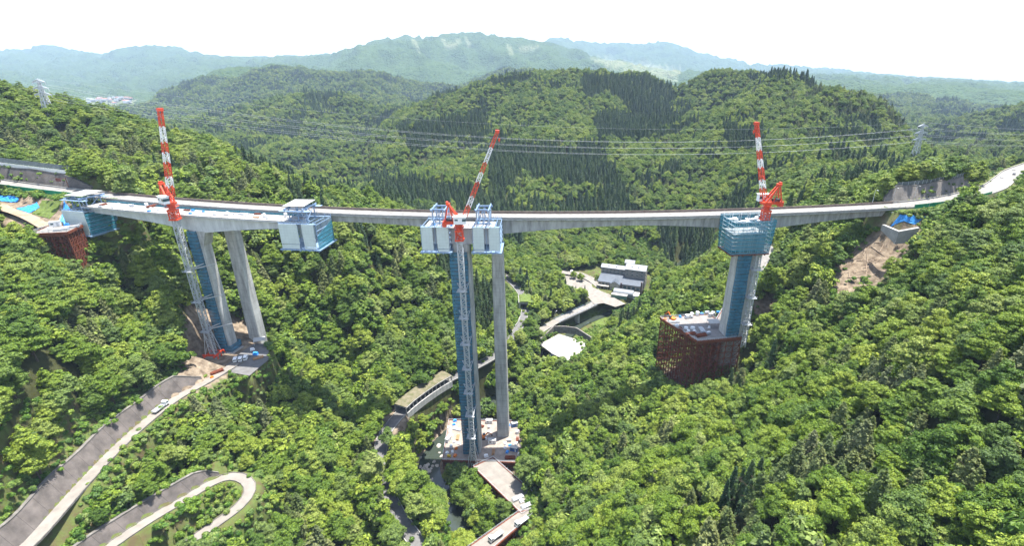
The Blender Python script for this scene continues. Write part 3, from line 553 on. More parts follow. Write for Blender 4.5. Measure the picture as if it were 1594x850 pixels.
ok &= ~((du_ < 9.2) & (su_ > 0)) | inside(u, v, [(0,700), (120,640), (60,780), (0,760)]) | inside(u, v, [(300,840), (400,770), (440,870), (300,870)])
# kinds: cedar plantations, pines on the dry spurs, broadleaves elsewhere
cn = fbm(X/150, Y_/150, 3, 21)+.35*fbm(X/35, Y_/35, 2, 23)+rng.uniform(-.18, .18, len(X)); pn = .55*fbm(X/70, Y_/70, 2, 31)+.75*fbm(X/16, Y_/16, 2, 33)+rng.uniform(-.25, .25, len(X))
cb = np.full(len(X), -.12); pb = np.full(len(X), -.40)
def boost(arr, poly, y0, y1, val): arr[inside(u, v, poly) & (Y_ > y0) & (Y_ < y1)] += val
mid = Y_ > 420; cb[mid] += .02; pb[mid] -= .05; cb[Y_ < 330] -= .5
for pl in ([(760,235), (940,235), (1010,345), (760,340)], [(900,120), (1010,118), (1080,170), (1010,215), (930,215)], [(1020,360), (1110,340), (1130,430), (1040,425)], [(560,260), (700,290), (700,350), (580,330)], [(620,200), (760,150), (760,200), (640,240)], [(1120,180), (1180,180), (1200,260), (1130,230)]): boost(cb, pl, 430, 1500, .75)
boost(cb, [(680,390), (775,390), (775,560), (700,560)], 270, 420, .8); boost(cb, [(440,740), (520,720), (530,830), (470,840)], 130, 200, .9); boost(cb, [(825,690), (950,690), (960,760), (840,780)], 120, 230, .55); boost(cb, [(965,465), (1000,465), (1000,520), (965,520)], 330, 480, 1.5)
boost(cb, [(1120,535), (1210,535), (1210,600), (1130,620)], 170, 240, .8); cb[(Y_ < 330) & (u > 1000)] -= .15
boost(pb, [(880,600), (1700,560), (1700,900), (820,900)], 60, 215, .13); boost(pb, [(-100,140), (560,310), (540,480), (200,330), (-100,330)], 280, 480, .42); boost(pb, [(0,380), (80,380), (250,560), (200,620), (0,560)], 100, 240, .12); boost(pb, [(390,540), (480,560), (480,680), (400,660)], 150, 240, .35); boost(pb, [(1150,130), (1500,150), (1560,250), (1250,220)], 500, 1000, .45); boost(pb, [(1080,420), (1500,330), (1594,420), (1594,700), (1100,640)], 100, 260, .05)
kind = np.where(cn+cb > .32, 1, np.where(pn+pb > .18, 2, 0)); kind[low] = 0
sc = rng.uniform(.62, 1.25, len(X)); sc[kind == 0] *= 1+.18*np.clip(fbm(X/60, Y_/60, 2, 41), -1, 1)[kind == 0]; sc[low] *= .52; sc[under] = np.minimum(sc[under], np.clip((130-Z[under])/15, .25, 2)); kind[under & (Z > 112)] = 0; sc[(R_ > 1700)] *= 1.25; wide = np.where((kind == 1) & (R_ > 420), 1.35, 1.0)
keep = ok & (rng.random(len(X)) < np.where((kind == 0) & (R_ < 1700), .93, 1)); keep &= ~(low & (rng.random(len(X)) < .12))
X, Y_, Z, R_, u, v, d, kind, sc, wide = [k[keep] for k in (X, Y_, Z, R_, u, v, d, kind, sc, wide)]
rz = rng.uniform(0, 2*np.pi, len(X)); sz = sc*rng.uniform(.88, 1.15, len(X))
# which trees stand as things of their own: per kind the ones largest in the picture
infr = (u > 5) & (u < 1589) & (v > 5) & (v < 845); size_px = sc*F/d
LAND = [('hairpin bend', 350, 765), ('upper road wall', 150, 700), ('west pier foot', 395, 545), ('west trestle', 100, 400), ('river boulders', 655, 730), ('rock shed', 655, 625), ('river platform', 745, 690), ('trestle road', 815, 785), ('valley road', 632, 820), ('white court', 878, 540), ('tall trestle', 1085, 540), ('landslip scar', 1340, 415), ('east abutment', 1395, 345), ('grey hall', 970, 430)]
ARE = [('at lower middle edge', 1000, 790), ('of lower right slope', 1250, 790), ('of lower right corner', 1500, 780), ('of right-hand spur', 1520, 480), ('of slope below landslip', 1250, 620), ('of lower left corner', 60, 810), ('of left slope', 90, 520), ('of wood right of hairpin', 500, 740), ('of wood left of tallest pier', 560, 560), ('of shaded bank under bridge', 930, 700), ('of far right edge', 1540, 340)]
def tree_thing(k, i, crown, pos, rot, s, szz):
    K = KIND[k]; t = thing(K['name'], None, {'broad': 'tree', 'cedar': 'cedar', 'pine': 'pine'}[k], pos); t.rotation_euler = (0, 0, rot); t.scale = (s, s, szz)
    for nm, me_ in (('trunk', K['trunk']), ('crown', crown)):
        o = bpy.data.objects.new(nm, me_); COL.objects.link(o); o.parent = t
    return t
VIS_D = (Z+8-ZC)/R_ > RUN[np.clip((np.arctan2(X, Y_)-AZ[0])/(AZ[1]-AZ[0]), 0, NA-1).astype(int), np.clip((np.log(R_)-math.log(48))/(math.log(14500/48)/(NR-1)), 0, NR-1).astype(int)]
src = {}; classes = {}; single = np.zeros(len(X), bool)
for ki, k in enumerate(('broad', 'cedar', 'pine')):
    K = KIND[k]; idx = np.nonzero((kind == ki) & infr & VIS_D)[0]; idx = idx[np.argsort(-size_px[idx]*(1.25 if ki == 1 else 1))][:300 if ki != 2 else 260]; nl = len(K['ld']); fa = np.nonzero((kind == ki) & infr & VIS_D & (R_ > 450))[0]; fa = fa[np.argsort(R_[fa])][:nl]; idx = np.concatenate([idx[:-nl], fa]); single[idx] = True
    for n_, i in enumerate(idx):
        far_ = n_ >= len(idx)-len(K['ld']); crown = K['ld'][n_-len(idx)] if far_ else K['hd'][i % len(K['hd'])]
        t = tree_thing(k, i, crown, (X[i], Y_[i], Z[i]), rz[i], sc[i], sz[i])
        src.setdefault((k, crown.name), [o for o in (t,)][0])
        nm, lu, lv = min(LAND+ARE, key=lambda q_: math.hypot(q_[1]-u[i], (q_[2]-v[i])*1.2)*(1 if q_ in LAND else 1.1)); du, dv = u[i]-lu, v[i]-lv
        if (nm, lu, lv) in ARE: where = nm; dr = ('upper' if dv < 0 else 'lower')+(' left' if du < 0 else ' right')
        else: dr = ('upper' if dv < 0 else 'lower'); where = ('left of ' if du < 0 else 'right of ')+nm
        big = 'large' if sc[i] > 1.02 else 'small' if sc[i] < .8 else 'middling'
        classes.setdefault((ki, big, dr, where), []).append((u[i], t))
NAMES = ['broadleaf tree', 'dark cedar', 'olive pine']; GR = ['broadleaf trees of the valley forest', 'cedars of the valley forest', 'pines of the valley forest']
for (ki, big, dr, where), L_ in classes.items():
    L_.sort(key=lambda q_: q_[0])
    for n_, (uu, t) in enumerate(L_):
        t['group'] = GR[ki]; t['label'] = f"{big} {NAMES[ki]}, "+(f"{ORD[min(n_, 49)]} from left in {dr} part " if len(L_) > 1 else f"the only one in {dr} part ")+where
# the planted trees round the forecourt, each told apart by where it stands
for k_, (u_, v_), s_, lab in (('broad', (893, 434), .75, 'bright broadleaf tree between the hall car park and the round lawn'), ('broad', (904, 438), .8, 'broad tree on the forecourt island left of the round lawn'), ('cedar', (880, 449), .62, 'small pointed conifer at the left edge of the forecourt'), ('cedar', (896, 458), .5, 'small conifer on the forecourt above the hall bridge'), ('cedar', (910, 459), .55, 'small conifer on the forecourt nearest the round lawn'), ('broad', (930, 437), .6, 'round tree at the left end of the hall'), ('broad', (955, 455), .4, 'small round tree between the hall and the barrel roof'), ('cedar', (941, 476), .45, 'small conifer below the forecourt edge'), ('cedar', (1014, 449), .75, 'conifer against the right gable of the hall'), ('broad', (882, 512), .42, 'small tree on the wall behind the white court'), ('broad', (870, 514), .4, 'small tree at the corner of the white court wall')):
    p_ = hit(u_, v_); tree_thing(k_, 0, KIND[k_]['hd'][1], p_, u_*1.7, s_, s_)['label'] = lab
# the remaining forest
def scatter(name, pts, rot, scl, var, sources):
    me_ = bpy.data.meshes.new(name); me_.vertices.add(len(pts)); me_.vertices.foreach_set('co', np.asarray(pts, np.float32).ravel())
    for nm, ty, arr, key in (('rot', 'FLOAT_VECTOR', np.stack([0*rot, 0*rot, rot], 1), 'vector'), ('scl', 'FLOAT_VECTOR', scl, 'vector'), ('var', 'INT', var.astype(np.int32), 'value')):
        a = me_.attributes.new(nm, ty, 'POINT'); a.data.foreach_set(key, np.ascontiguousarray(arr, np.int32 if ty == 'INT' else np.float32).ravel())
    o = bpy.data.objects.new(name, me_); COL.objects.link(o); tag(o, kind='stuff')
    ng = bpy.data.node_groups.new(name, 'GeometryNodeTree'); ng.interface.new_socket('Geometry', in_out='INPUT', socket_type='NodeSocketGeometry'); ng.interface.new_socket('Geometry', in_out='OUTPUT', socket_type='NodeSocketGeometry')
    gi = ng.nodes.new('NodeGroupInput'); go = ng.nodes.new('NodeGroupOutput'); ip = ng.nodes.new('GeometryNodeInstanceOnPoints'); jn = ng.nodes.new('GeometryNodeJoinGeometry')
    ip.inputs['Pick Instance'].default_value = True
    for s_ in sources:
        oi = ng.nodes.new('GeometryNodeObjectInfo'); oi.inputs['Object'].default_value = s_; oi.inputs['As Instance'].default_value = True; ng.links.new(oi.outputs['Geometry'], jn.inputs[0])
    for nm, ty, sk in (('rot', 'FLOAT_VECTOR', 'Rotation'), ('scl', 'FLOAT_VECTOR', 'Scale'), ('var', 'INT', 'Instance Index')):
        na = ng.nodes.new('GeometryNodeInputNamedAttribute'); na.data_type = ty; na.inputs['Name'].default_value = nm; ng.links.new(na.outputs[0], ip.inputs[sk])
    ng.links.new(gi.outputs[0], ip.inputs['Points']); ng.links.new(jn.outputs[0], ip.inputs['Instance']); ng.links.new(ip.outputs[0], go.inputs[0])
    md = o.modifiers.new('planting', 'NODES'); md.node_group = ng; return o
for ki, (k, nm) in enumerate((('broad', 'broadleaf_forest'), ('cedar', 'cedar_forest'), ('pine', 'pine_forest'))):
    K = KIND[k]; m_ = (kind == ki) & ~single
    crown_of = lambda me_: next(o for o in COL.objects if o.data == me_)
    hd = [crown_of(x) for x in K['hd']]; ld = [crown_of(x) for x in K['ld']]
    idx = np.nonzero(m_)[0]; near_ = R_[idx] < 430; var = np.where(near_, idx % len(hd), len(hd)+idx % len(ld))
    scatter(nm, np.stack([X[idx], Y_[idx], Z[idx]], 1), rz[idx], np.stack([sc[idx]*wide[idx], sc[idx]*wide[idx], sz[idx]], 1), var, hd+ld)
    print(nm, len(idx), 'near', int(near_.sum()))
# undergrowth on the open banks
bm = [bush_mesh(s_) for s_ in (1, 2, 3)]; bx_, by_ = jgrid(60, 600, 1.75); bz_ = H(bx_, by_); ub, vb, db = proj(bx_, by_, bz_+.6)
okb = (ub > -100) & (ub < 1700) & (vb < 900) & (db > 30)
near_open = np.zeros(len(bx_), bool)
for pl, ymax in CLEAR: near_open |= inside(ub, vb, pl) & (by_ < ymax+40)
near_open |= (near_line(bx_, by_, R_up)[0] < 16) | (near_line(bx_, by_, R_hair)[0] < 15) | (near_line(bx_, by_, R_val)[0] < 10)
near_open |= inside(ub, vb, [(-60,640), (130,610), (60,790), (-60,800)]) & (by_ < 200)
near_open |= (inside(ub, vb, [(365,566), (432,540), (450,600), (380,625)]) & (by_ < 270)) | (inside(ub, vb, [(150,345), (340,345), (340,430), (170,430)]) & (by_ < 300))
okb &= near_open & ((by_ < 420) | inside(ub, vb, [(985,368), (1032,366), (1036,402), (1000,414)]))
for R, hw in ((R_up, 4.2), (R_hair, 4.0), (R_val, 4.4), (R_west, 8), (R_east, 8), (R_plaza, 4.4), (RIVER, 8.5)): okb &= near_line(bx_, by_, R)[0] > hw
for R, side, hw, run, t0, t1 in ((R_up, 1, 2.4, 5.6, 0, .8), (R_hair, 1, 2.1, 4.6, 0, .5)):
    dd_, ss_, _, tt_ = near_line(bx_, by_, R); okb &= ~((ss_ == side) & (tt_ > t0) & (tt_ < t1) & (dd_ < hw+run))
for pl, (y0, y1) in SOILS: okb &= ~(inside(ub, vb, pl) & (rng.random(len(bx_)) < .985))
for poly in (PLAZA, COURT, HALL, YARD): okb &= ~inside(bx_, by_, poly)
okb &= rng.random(len(bx_)) < .85
for R_w, s_w in ((R_west, -1), (R_east, 1)):
    dd_, ss_, _, tt_ = near_line(bx_, by_, R_w); okb &= ~((ss_ == s_w) & (dd_ < 13) & (rng.random(len(bx_)) < .85))
bx_, by_, bz_ = bx_[okb], by_[okb], bz_[okb]; bs = rng.uniform(.55, 1.75, len(bx_)); n0 = 3
shr = []
for i in range(3):
    o = bpy.data.objects.new('shrub', bm[i]); COL.objects.link(o); j = int(np.argmin(np.hypot(*(np.stack(proj(bx_, by_, bz_)[:2])-np.array([[250, 150, 330][i], [705, 770, 815][i]])[:, None])))); o.location = (bx_[j], by_[j], bz_[j]); shr.append(o)
    tag(o, ['bright green shrub on the bank between the two roads', 'green shrub beside the lower end of the upper road', 'bright green shrub inside the hairpin bend'][i], 'shrub', 'shrubs on the road banks')
scatter('undergrowth', np.stack([bx_, by_, bz_-.1], 1), rng.uniform(0, 6.28, len(bx_)), np.stack([bs, bs, bs*rng.uniform(.7, 1.2, len(bs))], 1), rng.integers(0, 3, len(bx_)), shr); print('bushes', len(bx_))
# ------------------------------------------------------------------ bridges
def BP(x, lat, z, f=y_new):
    s = (x+10)/960; k = 1/math.hypot(1, s); return (x-s*k*lat, f(x)+k*lat, z)
def RZ(x): return math.atan2((x+10)/960, 1)
def girder(x0, x1, depth, f, zf, hw=5.5, bw=2.9, step=3.0, edge=.4):
    b = MB(); rings = []; n = max(2, int((x1-x0)/step)+1)
    for i in range(n):
        x = x0+(x1-x0)*i/(n-1); d = depth(x); z = zf(x)
        rings.append([BP(x, l, z+dz, f) for l, dz in ((-hw, 0), (-hw, -edge), (-bw-.5, -edge-.65), (-bw, -edge-1.1), (-bw, -d), (bw, -d), (bw, -edge-1.1), (bw+.5, -edge-.65), (hw, -edge), (hw, 0))])
    return b.loft(rings)
def rail(x0, x1, lat, h, w, f, zf, z0=0, step=4.0):
    b = MB(); n = max(2, int((x1-x0)/step)+1); rings = []
    for i in range(n):
        x = x0+(x1-x0)*i/(n-1); z = zf(x)+z0; rings.append([BP(x, lat+dl, z+dz, f) for dl, dz in ((-w/2, 0), (w/2, 0), (w/2, h), (-w/2, h))])
    return b.loft(rings)
OLDP = (-160, -20, 113)
def d_old(x):
    d = min(abs(x-p) for p in OLDP); return 4.0+4.6*max(0, 1-d/68)**1.8
root = thing('highway_bridge', 'long finished grey concrete bridge crossing the valley behind the cranes', 'bridge', (-20, y_old(-20), z_old(-20)))
girder(-238, 195, d_old, y_old, z_old).build('girder', M_con2, root)
M_par = mat('stained_parapet', (.21,.165,.135), .85, col2=(.13,.10,.085), scale=.4)
rail(-238, 195, 0, .06, 10.2, y_old, z_old, .004).build('carriageway', M_deck, root)
rail(-238, 195, -5.28, .95, .36, y_old, z_old, .004).build('parapet', M_conL, root)
rail(-238, 195, 5.28, 1.25, .36, y_old, z_old, .004).build('parapet', M_par, root, label='brown stained far parapet')
b = MB()
for k in range(109):
    x = -236+k*4; p = BP(x, -5.28, z_old(x)+.95, y_old); b.beam(p, (p[0], p[1], p[2]+.5), .10)
rail_ = rail(-238, 195, -5.28, .08, .1, y_old, z_old, 1.4); n0 = len(b.v); b.v += rail_.v; b.f += [[n0+i for i in f] for f in rail_.f]; b.m += rail_.m; b.build('handrail', M_galv, root)
def shaft(mb, x, f, z0, z1, a0, b0, a1, b1, notch=.6, lat=0, seg=8):
    rings = []
    for i in range(seg+1):
        t = i/seg; z = z0+(z1-z0)*t; a = (a0+(a1-a0)*t)/2; b = (b0+(b1-b0)*t)/2; c = .5
        L_ = [(-a, -b+c), (-a+c, -b), (-a*.42, -b), (-a*.36, -b+notch), (a*.36, -b+notch), (a*.42, -b), (a-c, -b), (a, -b+c), (a, b-c), (a-c, b), (-a+c, b), (-a, b-c)]
        s = (x+10)/960; k = 1/math.hypot(1, s); cx, cy, _ = BP(x, lat, 0, f)
        rings.append([(cx+k*(px-s*py), cy+k*(s*px+py), z) for px, py in L_])
    mb.loft(rings)
for x, zb in zip(OLDP, (54, 1, 70)):
    b = MB(); shaft(b, x, y_old, zb, z_old(x)-d_old(x)+.02, 7.0, 6.2, 5.8, 5.6, notch=.0 if x != -160 else .25); b.build('pier', M_con, root)
# the new bridge: three piers and what stands on them
M_slab = mat('fresh_deck_slab', (.30,.29,.275), .85, var=.12, scale=.7)
def scaffold(mb, x, lat0, lat1, a0, a1, z0, z1, f=y_new, st=1.9, w=.09):
    s = RZ(x); n = int((z1-z0)/st)
    P = lambda dx, l, z: BP(x+dx, l, z, f)
    for k in range(n+1):
        z = z0+k*st
        for p, q in (((a0, lat0), (a1, lat0)), ((a1, lat0), (a1, lat1)), ((a0, lat0), (a0, lat1))): mb.beam(P(*p, z), P(*q, z), w*2.4, w*1.3)
    m = max(2, int((a1-a0)/1.9))
    for i in range(m+1): dx = a0+(a1-a0)*i/m; mb.beam(P(dx, lat0, z0), P(dx, lat0, z1), w)
def net_box(mb, x, a0, a1, l0, l1, z0, z1, flare=0, f=y_new, back=False):
    P = lambda dx, l, z: BP(x+dx, l, z, f)
    n = max(1, int((z1-z0)/6)); rings = []
    for i in range(n+1):
        t = i/n; e = flare*t+ .12*math.sin(i*2.1); z = z0+(z1-z0)*t; rings.append([P(a0-e, l0-e, z), P(a1+e, l0-e, z), P(a1+e, l1+e, z), P(a0-e, l1+e, z)])
    return mb.loft(rings, caps=False)
# west pier with its two cantilevers
def d_w(x): return 3.6+5.6*max(0, 1-abs(x+165)/60)**1.7
tw = thing('bridge_pier', 'new pier with long pale cantilevered deck and blue netting, beside three parked vans', 'bridge pier', (-165, y_new(-165), 66), 'piers of the unfinished bridge')
b = MB(); shaft(b, -169, y_new, 60, 125, 5.4, 5.6, 5.4, 5.6, notch=.35); b.hexa([BP(-169+dx, l, 124.9) for dx, l in ((-2.75, -2.85), (2.75, -2.85), (2.75, 2.85), (-2.75, 2.85))], [BP(-168+dx, l, z_new(-165)-8.4) for dx, l in ((-4.6, -2.95), (4.6, -2.95), (4.6, 2.95), (-4.6, 2.95))]); b.build('shaft', M_con, tw)
girder(-229, -112, d_w, y_new, z_new).build('girder', M_gird, tw)
rail(-229, -112, 0, .05, 10.6, y_new, z_new, .004).build('deck_slab', M_slab, tw)
rail(-229, -112, -5.35, .35, .3, y_new, z_new, .004).build('kerb', M_conL, tw)
rail(-226, -114, 5.1, .9, .12, y_new, z_new, .06).build('deck_fence', M_netb, tw)
b = MB(); rail_ = rail(-229, -112, -5.3, .06, .08, y_new, z_new, 1.1)
for k in range(39):
    x = -228+k*3; p = BP(x, -5.3, z_new(x)+.3); b.beam(p, (p[0], p[1], p[2]+.85), .08)
n0 = len(b.v); b.v += rail_.v; b.f += [[n0+i for i in f] for f in rail_.f]; b.m += rail_.m; b.build('handrail', M_galv, tw)
b = MB(); net_box(b, -169, -3.9, 1.0, -4.0, 3.6, 67, 133); b.build('scaffold_net', M_net, tw)
b = MB(); scaffold(b, -169, -3.7, 3.3, -3.6, -.2, 68, 132); b.build('scaffold', M_galv, tw)
b = MB(); net_box(b, -169, -3.8, 3.8, -3.9, 3.6, 63, 68.5); b.build('base_net', M_net, tw)
b = MB(); b.prism([BP(-165+dx, l, 0)[:2] for dx, l in ((-8.5, -5.2), (1.5, -5.2), (1.5, 5), (-8.5, 5))], 58, 64.5); b.build('footing', M_conL, tw)
# middle pier
tm = thing('bridge_pier', 'tallest new pier wrapped in blue scaffolding, rising from the river platform', 'bridge pier', (-36, y_new(-36), 2), 'piers of the unfinished bridge')
b = MB(); shaft(b, -36, y_new, -2, z_new(-36)-8.6, 8.6, 7.6, 8.0, 7.0, notch=.6, seg=14); b.build('shaft', M_con, tm)
girder(-52, -20, lambda x: 8.6, y_new, z_new).build('pier_head', M_gird, tm)
rail(-50, -22, 0, .05, 10.6, y_new, z_new, .004).build('deck_slab', M_slab, tm)
b = MB(); net_box(b, -36, -5.3, 3.0, -5.0, 4.4, 2, 127); b.build('scaffold_net', M_net, tm)
b = MB(); scaffold(b, -36, -4.6, 4.0, -4.9, 2.6, 3, 126); b.build('scaffold', M_galv, tm)
# east pier with the netted cage
te = thing('bridge_pier', 'new pier with a square blue netted cage on top, above the tall trestle', 'bridge pier', (102, y_new(102), 76), 'piers of the unfinished bridge')
b = MB(); shaft(b, 102, y_new, 60, z_new(102)-14, 9.4, 8.0, 8.2, 7.0, notch=.8, seg=8); b.build('shaft', M_con, te)
b = MB(); net_box(b, 101.2, -3.4, 2.9, -4.9, -3.4, 78, 124); b.build('scaffold_net', M_net, te)
b = MB(); scaffold(b, 101.4, -4.5, -3.8, -2.4, 2.1, 79, 122); b.build('scaffold', M_galv, te)
b = MB(); net_box(b, 101.5, -9.6, 9.6, -6.9, 6.5, 124.5, 141.5, flare=.8); b.build('cage_net', M_netb, te)
b = MB(); scaffold(b, 101.5, -6.4, 6.0, -9.1, 9.1, 125, 140.5, w=.12)
for dx in (-9, -4.5, 0, 4.5, 9):
    for l in (-6.2, 0, 6): b.beam(BP(101.5+dx, l, 124.8), BP(101.5+dx, l, 142.2), .14)
b.build('cage_scaffold', M_white, te)
b = MB(); b.prism([BP(101.5+dx, l, 0)[:2] for dx, l in ((-9.8, -7), (9.8, -7), (9.8, 6.6), (-9.8, 6.6))], 124.0, 124.5)
for dx in (-8, -3, 3, 8): b.beam(BP(101.5+dx, -6.6, 123.7), BP(101.5+dx, 6.2, 123.7), .4, .6)
b.build('cage_floor', M_rust, te)
girder(93, 110, lambda x: 9, y_new, lambda x: z_new(x)-4.5).build('pier_head', M_gird, te)
b = MB()
for i in range(26):
    b.box(BP(101.5+rnd.uniform(-8.5, 8.5), rnd.uniform(-5.5, 5.5), 139.3+rnd.uniform(0, .8)), (rnd.uniform(.8, 4), rnd.uniform(.5, 1.6), rnd.uniform(.15, .7)), rnd.uniform(-.2, .2))
b.build('formwork', M_white, te)
# ------------------------------------------------------------------ form travellers
def traveller(label, xc, L_, zt, zb, roof, panels, portal, nets=(), l0=-8.2, l1=7.2, end=None):
    t = thing('form_traveller', label, 'form traveller', BP(xc, 0, zt), 'form travellers of the unfinished bridge'); a = L_/2; rz = RZ(xc); P = lambda dx, l, z: BP(xc+dx, l, z)
    b = MB()
    b.hexa([P(-a-.8, l0-.9, zb-.8), P(a+.8, l0-.9, zb-.8), P(a+.8, l1+.9, zb-.8), P(-a-.8, l1+.9, zb-.8)], [P(-a-.8, l0-.9, zb-.35), P(a+.8, l0-.9, zb-.35), P(a+.8, l1+.9, zb-.35), P(-a-.8, l1+.9, zb-.35)])
    for k in range(5): dx = -a+k*L_/4; b.beam(P(dx, l0-.6, zb-1.1), P(dx, l1+.6, zb-1.1), .3, .6)
    b.build('platform', M_bsteel, t)
    for (p0, p1, drop) in panels:
        b = MB(); x0, x1 = -a+L_*p0, -a+L_*p1
        b.hexa([P(x0, l0-.05, zb+drop), P(x1, l0-.05, zb+drop), P(x1, l0+.12, zb+drop), P(x0, l0+.12, zb+drop)], [P(x0, l0-.05, zt), P(x1, l0-.05, zt), P(x1, l0+.12, zt), P(x0, l0+.12, zt)])
        if drop > .5: b.hexa([P(x0+.3, l0-.35, zb-.2), P(x1-.1, l0-.35, zb-.2), P(x1-.1, l0-.2, zb-.2), P(x0+.3, l0-.2, zb-.2)], [P(x0+.3, l0-.35, zb+drop-.15), P(x1-.1, l0-.35, zb+drop-.15), P(x1-.1, l0-.2, zb+drop-.15), P(x0+.3, l0-.2, zb+drop-.15)])
        b.build('side_panel', M_panel, t)
    b = MB(); b.hexa([P(-a, l1-.12, zb), P(a, l1-.12, zb), P(a, l1+.05, zb), P(-a, l1+.05, zb)], [P(-a, l1-.12, zt), P(a, l1-.12, zt), P(a, l1+.05, zt), P(-a, l1+.05, zt)]); b.build('rear_panel', M_panel, t)
    for dx, lo, hi in nets:
        b = MB(); b.hexa([P(dx-.05, l0+.2, zb-.3), P(dx+.05, l0+.2, zb-.3), P(dx+.05, l1-.2, zb-.3), P(dx-.05, l1-.2, zb-.3)], [P(dx-.05, l0+.2, zb+lo), P(dx+.05, l0+.2, zb+lo), P(dx+.05, l1-.2, zb+hi), P(dx-.05, l1-.2, zb+hi)]); b.build('end_net', M_netb, t)
    b = MB()                            # frame: uprights, walkways and handrails
    for k in range(7):
        dx = -a+k*L_/6
        for l in (l0+.3, l1-.3): b.beam(P(dx, l, zb-.4), P(dx, l, zt+1.1), .18)
        b.beam(P(dx, l0+.3, zt-.4), P(dx, l1-.3, zt-.4), .2); 
        if k in (0, 6): 
            for zz in (2, 4.2, 6.4, 8.6): b.beam(P(dx, l0+.3, zb+zz), P(dx, l1-.3, zb+zz), .22)
    for z in (zt+.5, zt+1.05, zb+.4, zb+.9):
        for l in (l0, l1): b.beam(P(-a, l, z), P(a, l, z), .09)
    for l in (l0+.7, l1-.7): b.beam(P(-a, l, zt+.0), P(a, l, zt+.0), 1.1, .12)
    b.build('frame', M_bsteel, t)
    pz, p0, p1 = portal                 # main truss above the deck
    b = MB()
    for l in (-3.6, 3.6):
        for dx in (p0, (p0+p1)/2, p1): b.beam(P(dx, l, zt-.3), P(dx, l, pz), .42)
        b.beam(P(p0-1, l, pz), P(p1+1, l, pz), .5, .7); b.beam(P(p0-1, l, zt+.5), P(p1+1, l, zt+.5), .5); b.beam(P(p0, l, zt+.5), P((p0+p1)/2, l, pz), .25); b.beam(P(p1, l, zt+.5), P((p0+p1)/2, l, pz), .25)
    for dx in (p0, p1): b.beam(P(dx, -6.8, pz+.35), P(dx, 6.2, pz+.35), .45, .6); b.beam(P(dx, -3.6, zt+.5), P(dx, 3.6, pz), .2)
    b.build('main_truss', M_bsteel, t)
    b = MB()
    for dx in (p0, p1):
        for l in (-6.6, -5.2, 5.0, 6.0): b.beam(P(dx, l, zb), P(dx, l, pz+.9), .1)
    b.build('hanger_rods', M_galv, t)
    if roof:
        b = MB(); r0, r1 = roof; z = pz+1.5
        b.hexa([P(r0, -5.5, z), P(r1, -5.5, z+.1), P(r1, 5.2, z+.75), P(r0, 5.2, z+.65)], [P(r0, -5.5, z+.14), P(r1, -5.5, z+.24), P(r1, 5.2, z+.89), P(r0, 5.2, z+.79)]); b.build('roof', M_roofw, t)
        b = MB()
        for dx in (r0+1, (r0+r1)/2, r1-1):
            for l in (-4.6, 4.2): b.beam(P(dx, l, pz), P(dx, l, z+.3), .15)
        b.build('roof_posts', M_galv, t)
        b = MB(); b.hexa([P(p0-3, -6.9, pz-.7), P(p1+3, -6.9, pz-.7), P(p1+3, -4.5, pz-.7), P(p0-3, -4.5, pz-.7)], [P(p0-3, -6.9, pz-.55), P(p1+3, -6.9, pz-.55), P(p1+3, -4.5, pz-.55), P(p0-3, -4.5, pz-.55)])
        b.hexa([P(p0-3, 4, pz-.7), P(p1+3, 4, pz-.7), P(p1+3, 6.5, pz-.7), P(p0-3, 6.5, pz-.7)], [P(p0-3, 4, pz-.55), P(p1+3, 4, pz-.55), P(p1+3, 6.5, pz-.55), P(p0-3, 6.5, pz-.55)]); b.build('walkway', M_bsteel, t)
    return t
traveller('form traveller with pale panels and white roof at the west end of the new deck', -232, 13.5, 141, 129, (-5.5, 5.5), [(0, 1, 1.8)], (146.6, -4.5, 4.5), nets=((6.8, 10.6, 11.4),))
traveller('form traveller with white roof and blue netted end at west cantilever tip', -111, 18, 140.2, 128.3, (-7, 3.5), [(0, .50, 2.2), (.62, .94, .8)], (146.4, -5.5, 3), nets=((9.1, 6.2, 10.2),))
traveller('white panelled form traveller on the left of the middle pier, beside the blue netting', -46.5, 13.0, 140.2, 128.6, None, [(.02, .42, .4), (.56, .98, 1.2)], (147.2, -1.5, 4.5), nets=())
traveller('white panelled form traveller right of the middle pier, before the old pier', -23.2, 12.4, 140.2, 128.6, None, [(.02, .42, 1.0), (.60, .99, .3)], (147.2, -4.5, 1.2), nets=())
# ------------------------------------------------------------------ tower cranes
def lattice(mb, p, q, w, h, n, ch=.22, br=.12, w1=None, h1=None, mats=None, every=None):
    p, q = Vector(p), Vector(q); d = (q-p).normalized(); up = Vector((0, 0, 1)) if abs(d.z) < .97 else Vector((0, 1, 0)); a = d.cross(up).normalized(); c = a.cross(d).normalized(); w1 = w if w1 is None else w1; h1 = h if h1 is None else h1
    def corner(k, i): t = k/n; W_ = (w+(w1-w)*t)/2; H_ = (h+(h1-h)*t)/2; sx, sy = ((-1, -1), (1, -1), (1, 1), (-1, 1))[i]; return p+(q-p)*t+a*W_*sx+c*H_*sy
    for k in range(n):
        if every: mb.cur = every[min(len(every)-1, int(k*len(every)/n))]
        for i in range(4):
            j = (i+1) % 4; mb.beam(corner(k, i), corner(k+1, i), ch); mb.beam(corner(k+1, i), corner(k+1, j), br)
            if (k+i) % 2: mb.beam(corner(k, i), corner(k+1, j), br)
            else: mb.beam(corner(k, j), corner(k+1, i), br)
    mb.cur = 0
